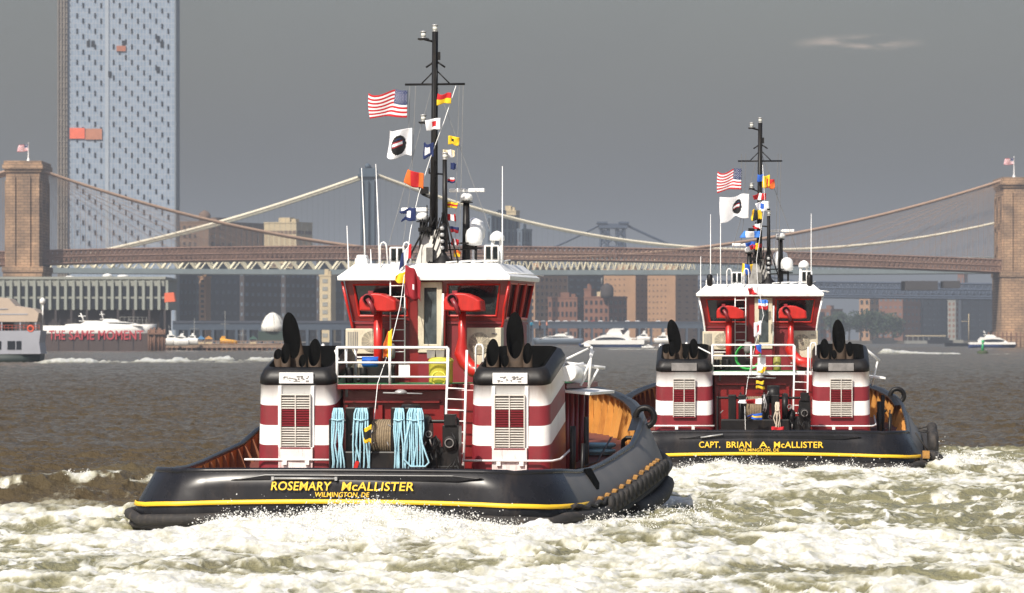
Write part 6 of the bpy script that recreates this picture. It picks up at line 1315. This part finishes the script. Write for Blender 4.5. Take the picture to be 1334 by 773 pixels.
fl2((941, 976, 253, 287), pat_emb, 'white flag with dark striped emblem on the farther tugboat', name='emblem_flag', res=(40, 40), droop=.1, amp=.08, hk=.92)
for i, (bx, pt, lb, sd) in enumerate((
    ((987, 995, 227, 238), 'h:BB', 'blue flag topmost across the farther mast', -1), ((994, 1003, 228, 246), 'h:YY', 'yellow flag right beside the topmost blue one', -1), ((999, 1009, 233, 247), 'x:RO', 'red and orange flag right of the upper yellow one', 1),
    ((981, 998, 252, 262), 'v:RWR', 'red and white flag below the upper yellow one', -1), ((984, 1002, 262, 277), 'c:WB', 'white and blue flag crossing the farther mast', -1), ((977, 993, 273, 288), 'v:YKY', 'black and yellow flag left of the farther mast', -1),
    ((979, 991, 291, 300), 'x:WR', 'red and white pennant below the black and yellow flag', -1), ((965, 990, 301, 311), 'v:LWL', 'long blue flag above the farther left radar bar', -1), ((972, 984, 315, 322), 'h:BB', 'small dark blue flag over the left radar dome of the farther tug', -1),
    ((977, 988, 317, 327), 'v:YR', 'yellow and red flag above the left radar dome of the farther tug', -1), ((982, 992, 318, 329), 'h:RK', 'dark red flag beside the farther mast foot', -1), ((968, 989, 343, 359), 'v:YBYBY', 'yellow and blue striped flag at the farther roof', -1),
    ((975, 988, 372, 386), 'x:WR', 'white and red flag over the farther wheelhouse ladder', -1), ((988, 1002, 390, 405), 'h:LWR', 'blue white and red flag on the farther wheelhouse door', 1), ((983, 992, 418, 440), 'c:WR', 'white flag with red centre beside the farther door', -1),
    ((982, 992, 449, 463), 'x:BR', 'blue and red flag at the farther railing top', -1), ((986, 999, 476, 487), 'x:WY', 'white and yellow flag at the farther platform edge', 1), ((985, 997, 496, 508), 'h:YKY', 'yellow and black flag below the farther platform edge', 1),
    ((963, 993, 519, 528), 'v:WRW', 'long white and red pennant in front of the farther winch', -1), ((973, 993, 538, 549), 'h:BYB', 'blue and yellow pennant below the white and red one', -1), ((1005, 1021, 556, 563), 'h:RR', 'small red flag draped low at the right of the halyard foot', 1))):
    yy = 10.4 if bx[2] < 360 else (8.6 if bx[2] < 410 else (6.2 if bx[2] < 500 else 4.3)); fl2(bx, pt, lb, yy, sd, res=(12, 8), amp=.14, taper=.5 if 'pennant' in lb else 0)
# flags on the stone towers
for (px, py0, D, lb) in ((37, 190, DL, 'striped flag on a pole on the left stone tower'), (1321, 208, DR, 'striped flag on a pole on the right stone tower')):
    r = thing('tower_flag', lb, 'flag', (XX(px, D), D, ZZ(212 if D == DL else 233, D)), 0); b = MB(); hh = ZZ(py0 - 3, D) - ZZ(212 if D == DL else 233, D); b.lathe((0,0,0), [(.9,0), (.8,1), (.28,2.2), (.2,hh), (.35,hh+.1), (.05,hh+.5)], 8); b.build('flagpole', M_wht, r)
    g_ = flag('flag_cloth', None, None, (0, 0, hh - .3), 4.6, 3.2, pat_us, -1, 0, res=(30, 26), droop=.2, amp=.1); g_.parent = r

# ---- cloud wisp high over the far shore and the summer haze
hz = MB(); hz.box(-3600, 3600, -300, 12500, -3, 262); 
vm = bpy.data.materials.new('haze_air'); vm.use_nodes = True; n = vm.node_tree; n.nodes.clear(); o_ = n.nodes.new('ShaderNodeOutputMaterial'); pv = n.nodes.new('ShaderNodeVolumePrincipled'); pv.inputs['Density'].default_value = .00012; pv.inputs['Color'].default_value = (.62, .68, .76, 1); pv.inputs['Anisotropy'].default_value = .1
n.links.new(pv.outputs[0], o_.inputs['Volume'])
hz.build('haze', vm, kind='stuff', xf=None, recentre=False)
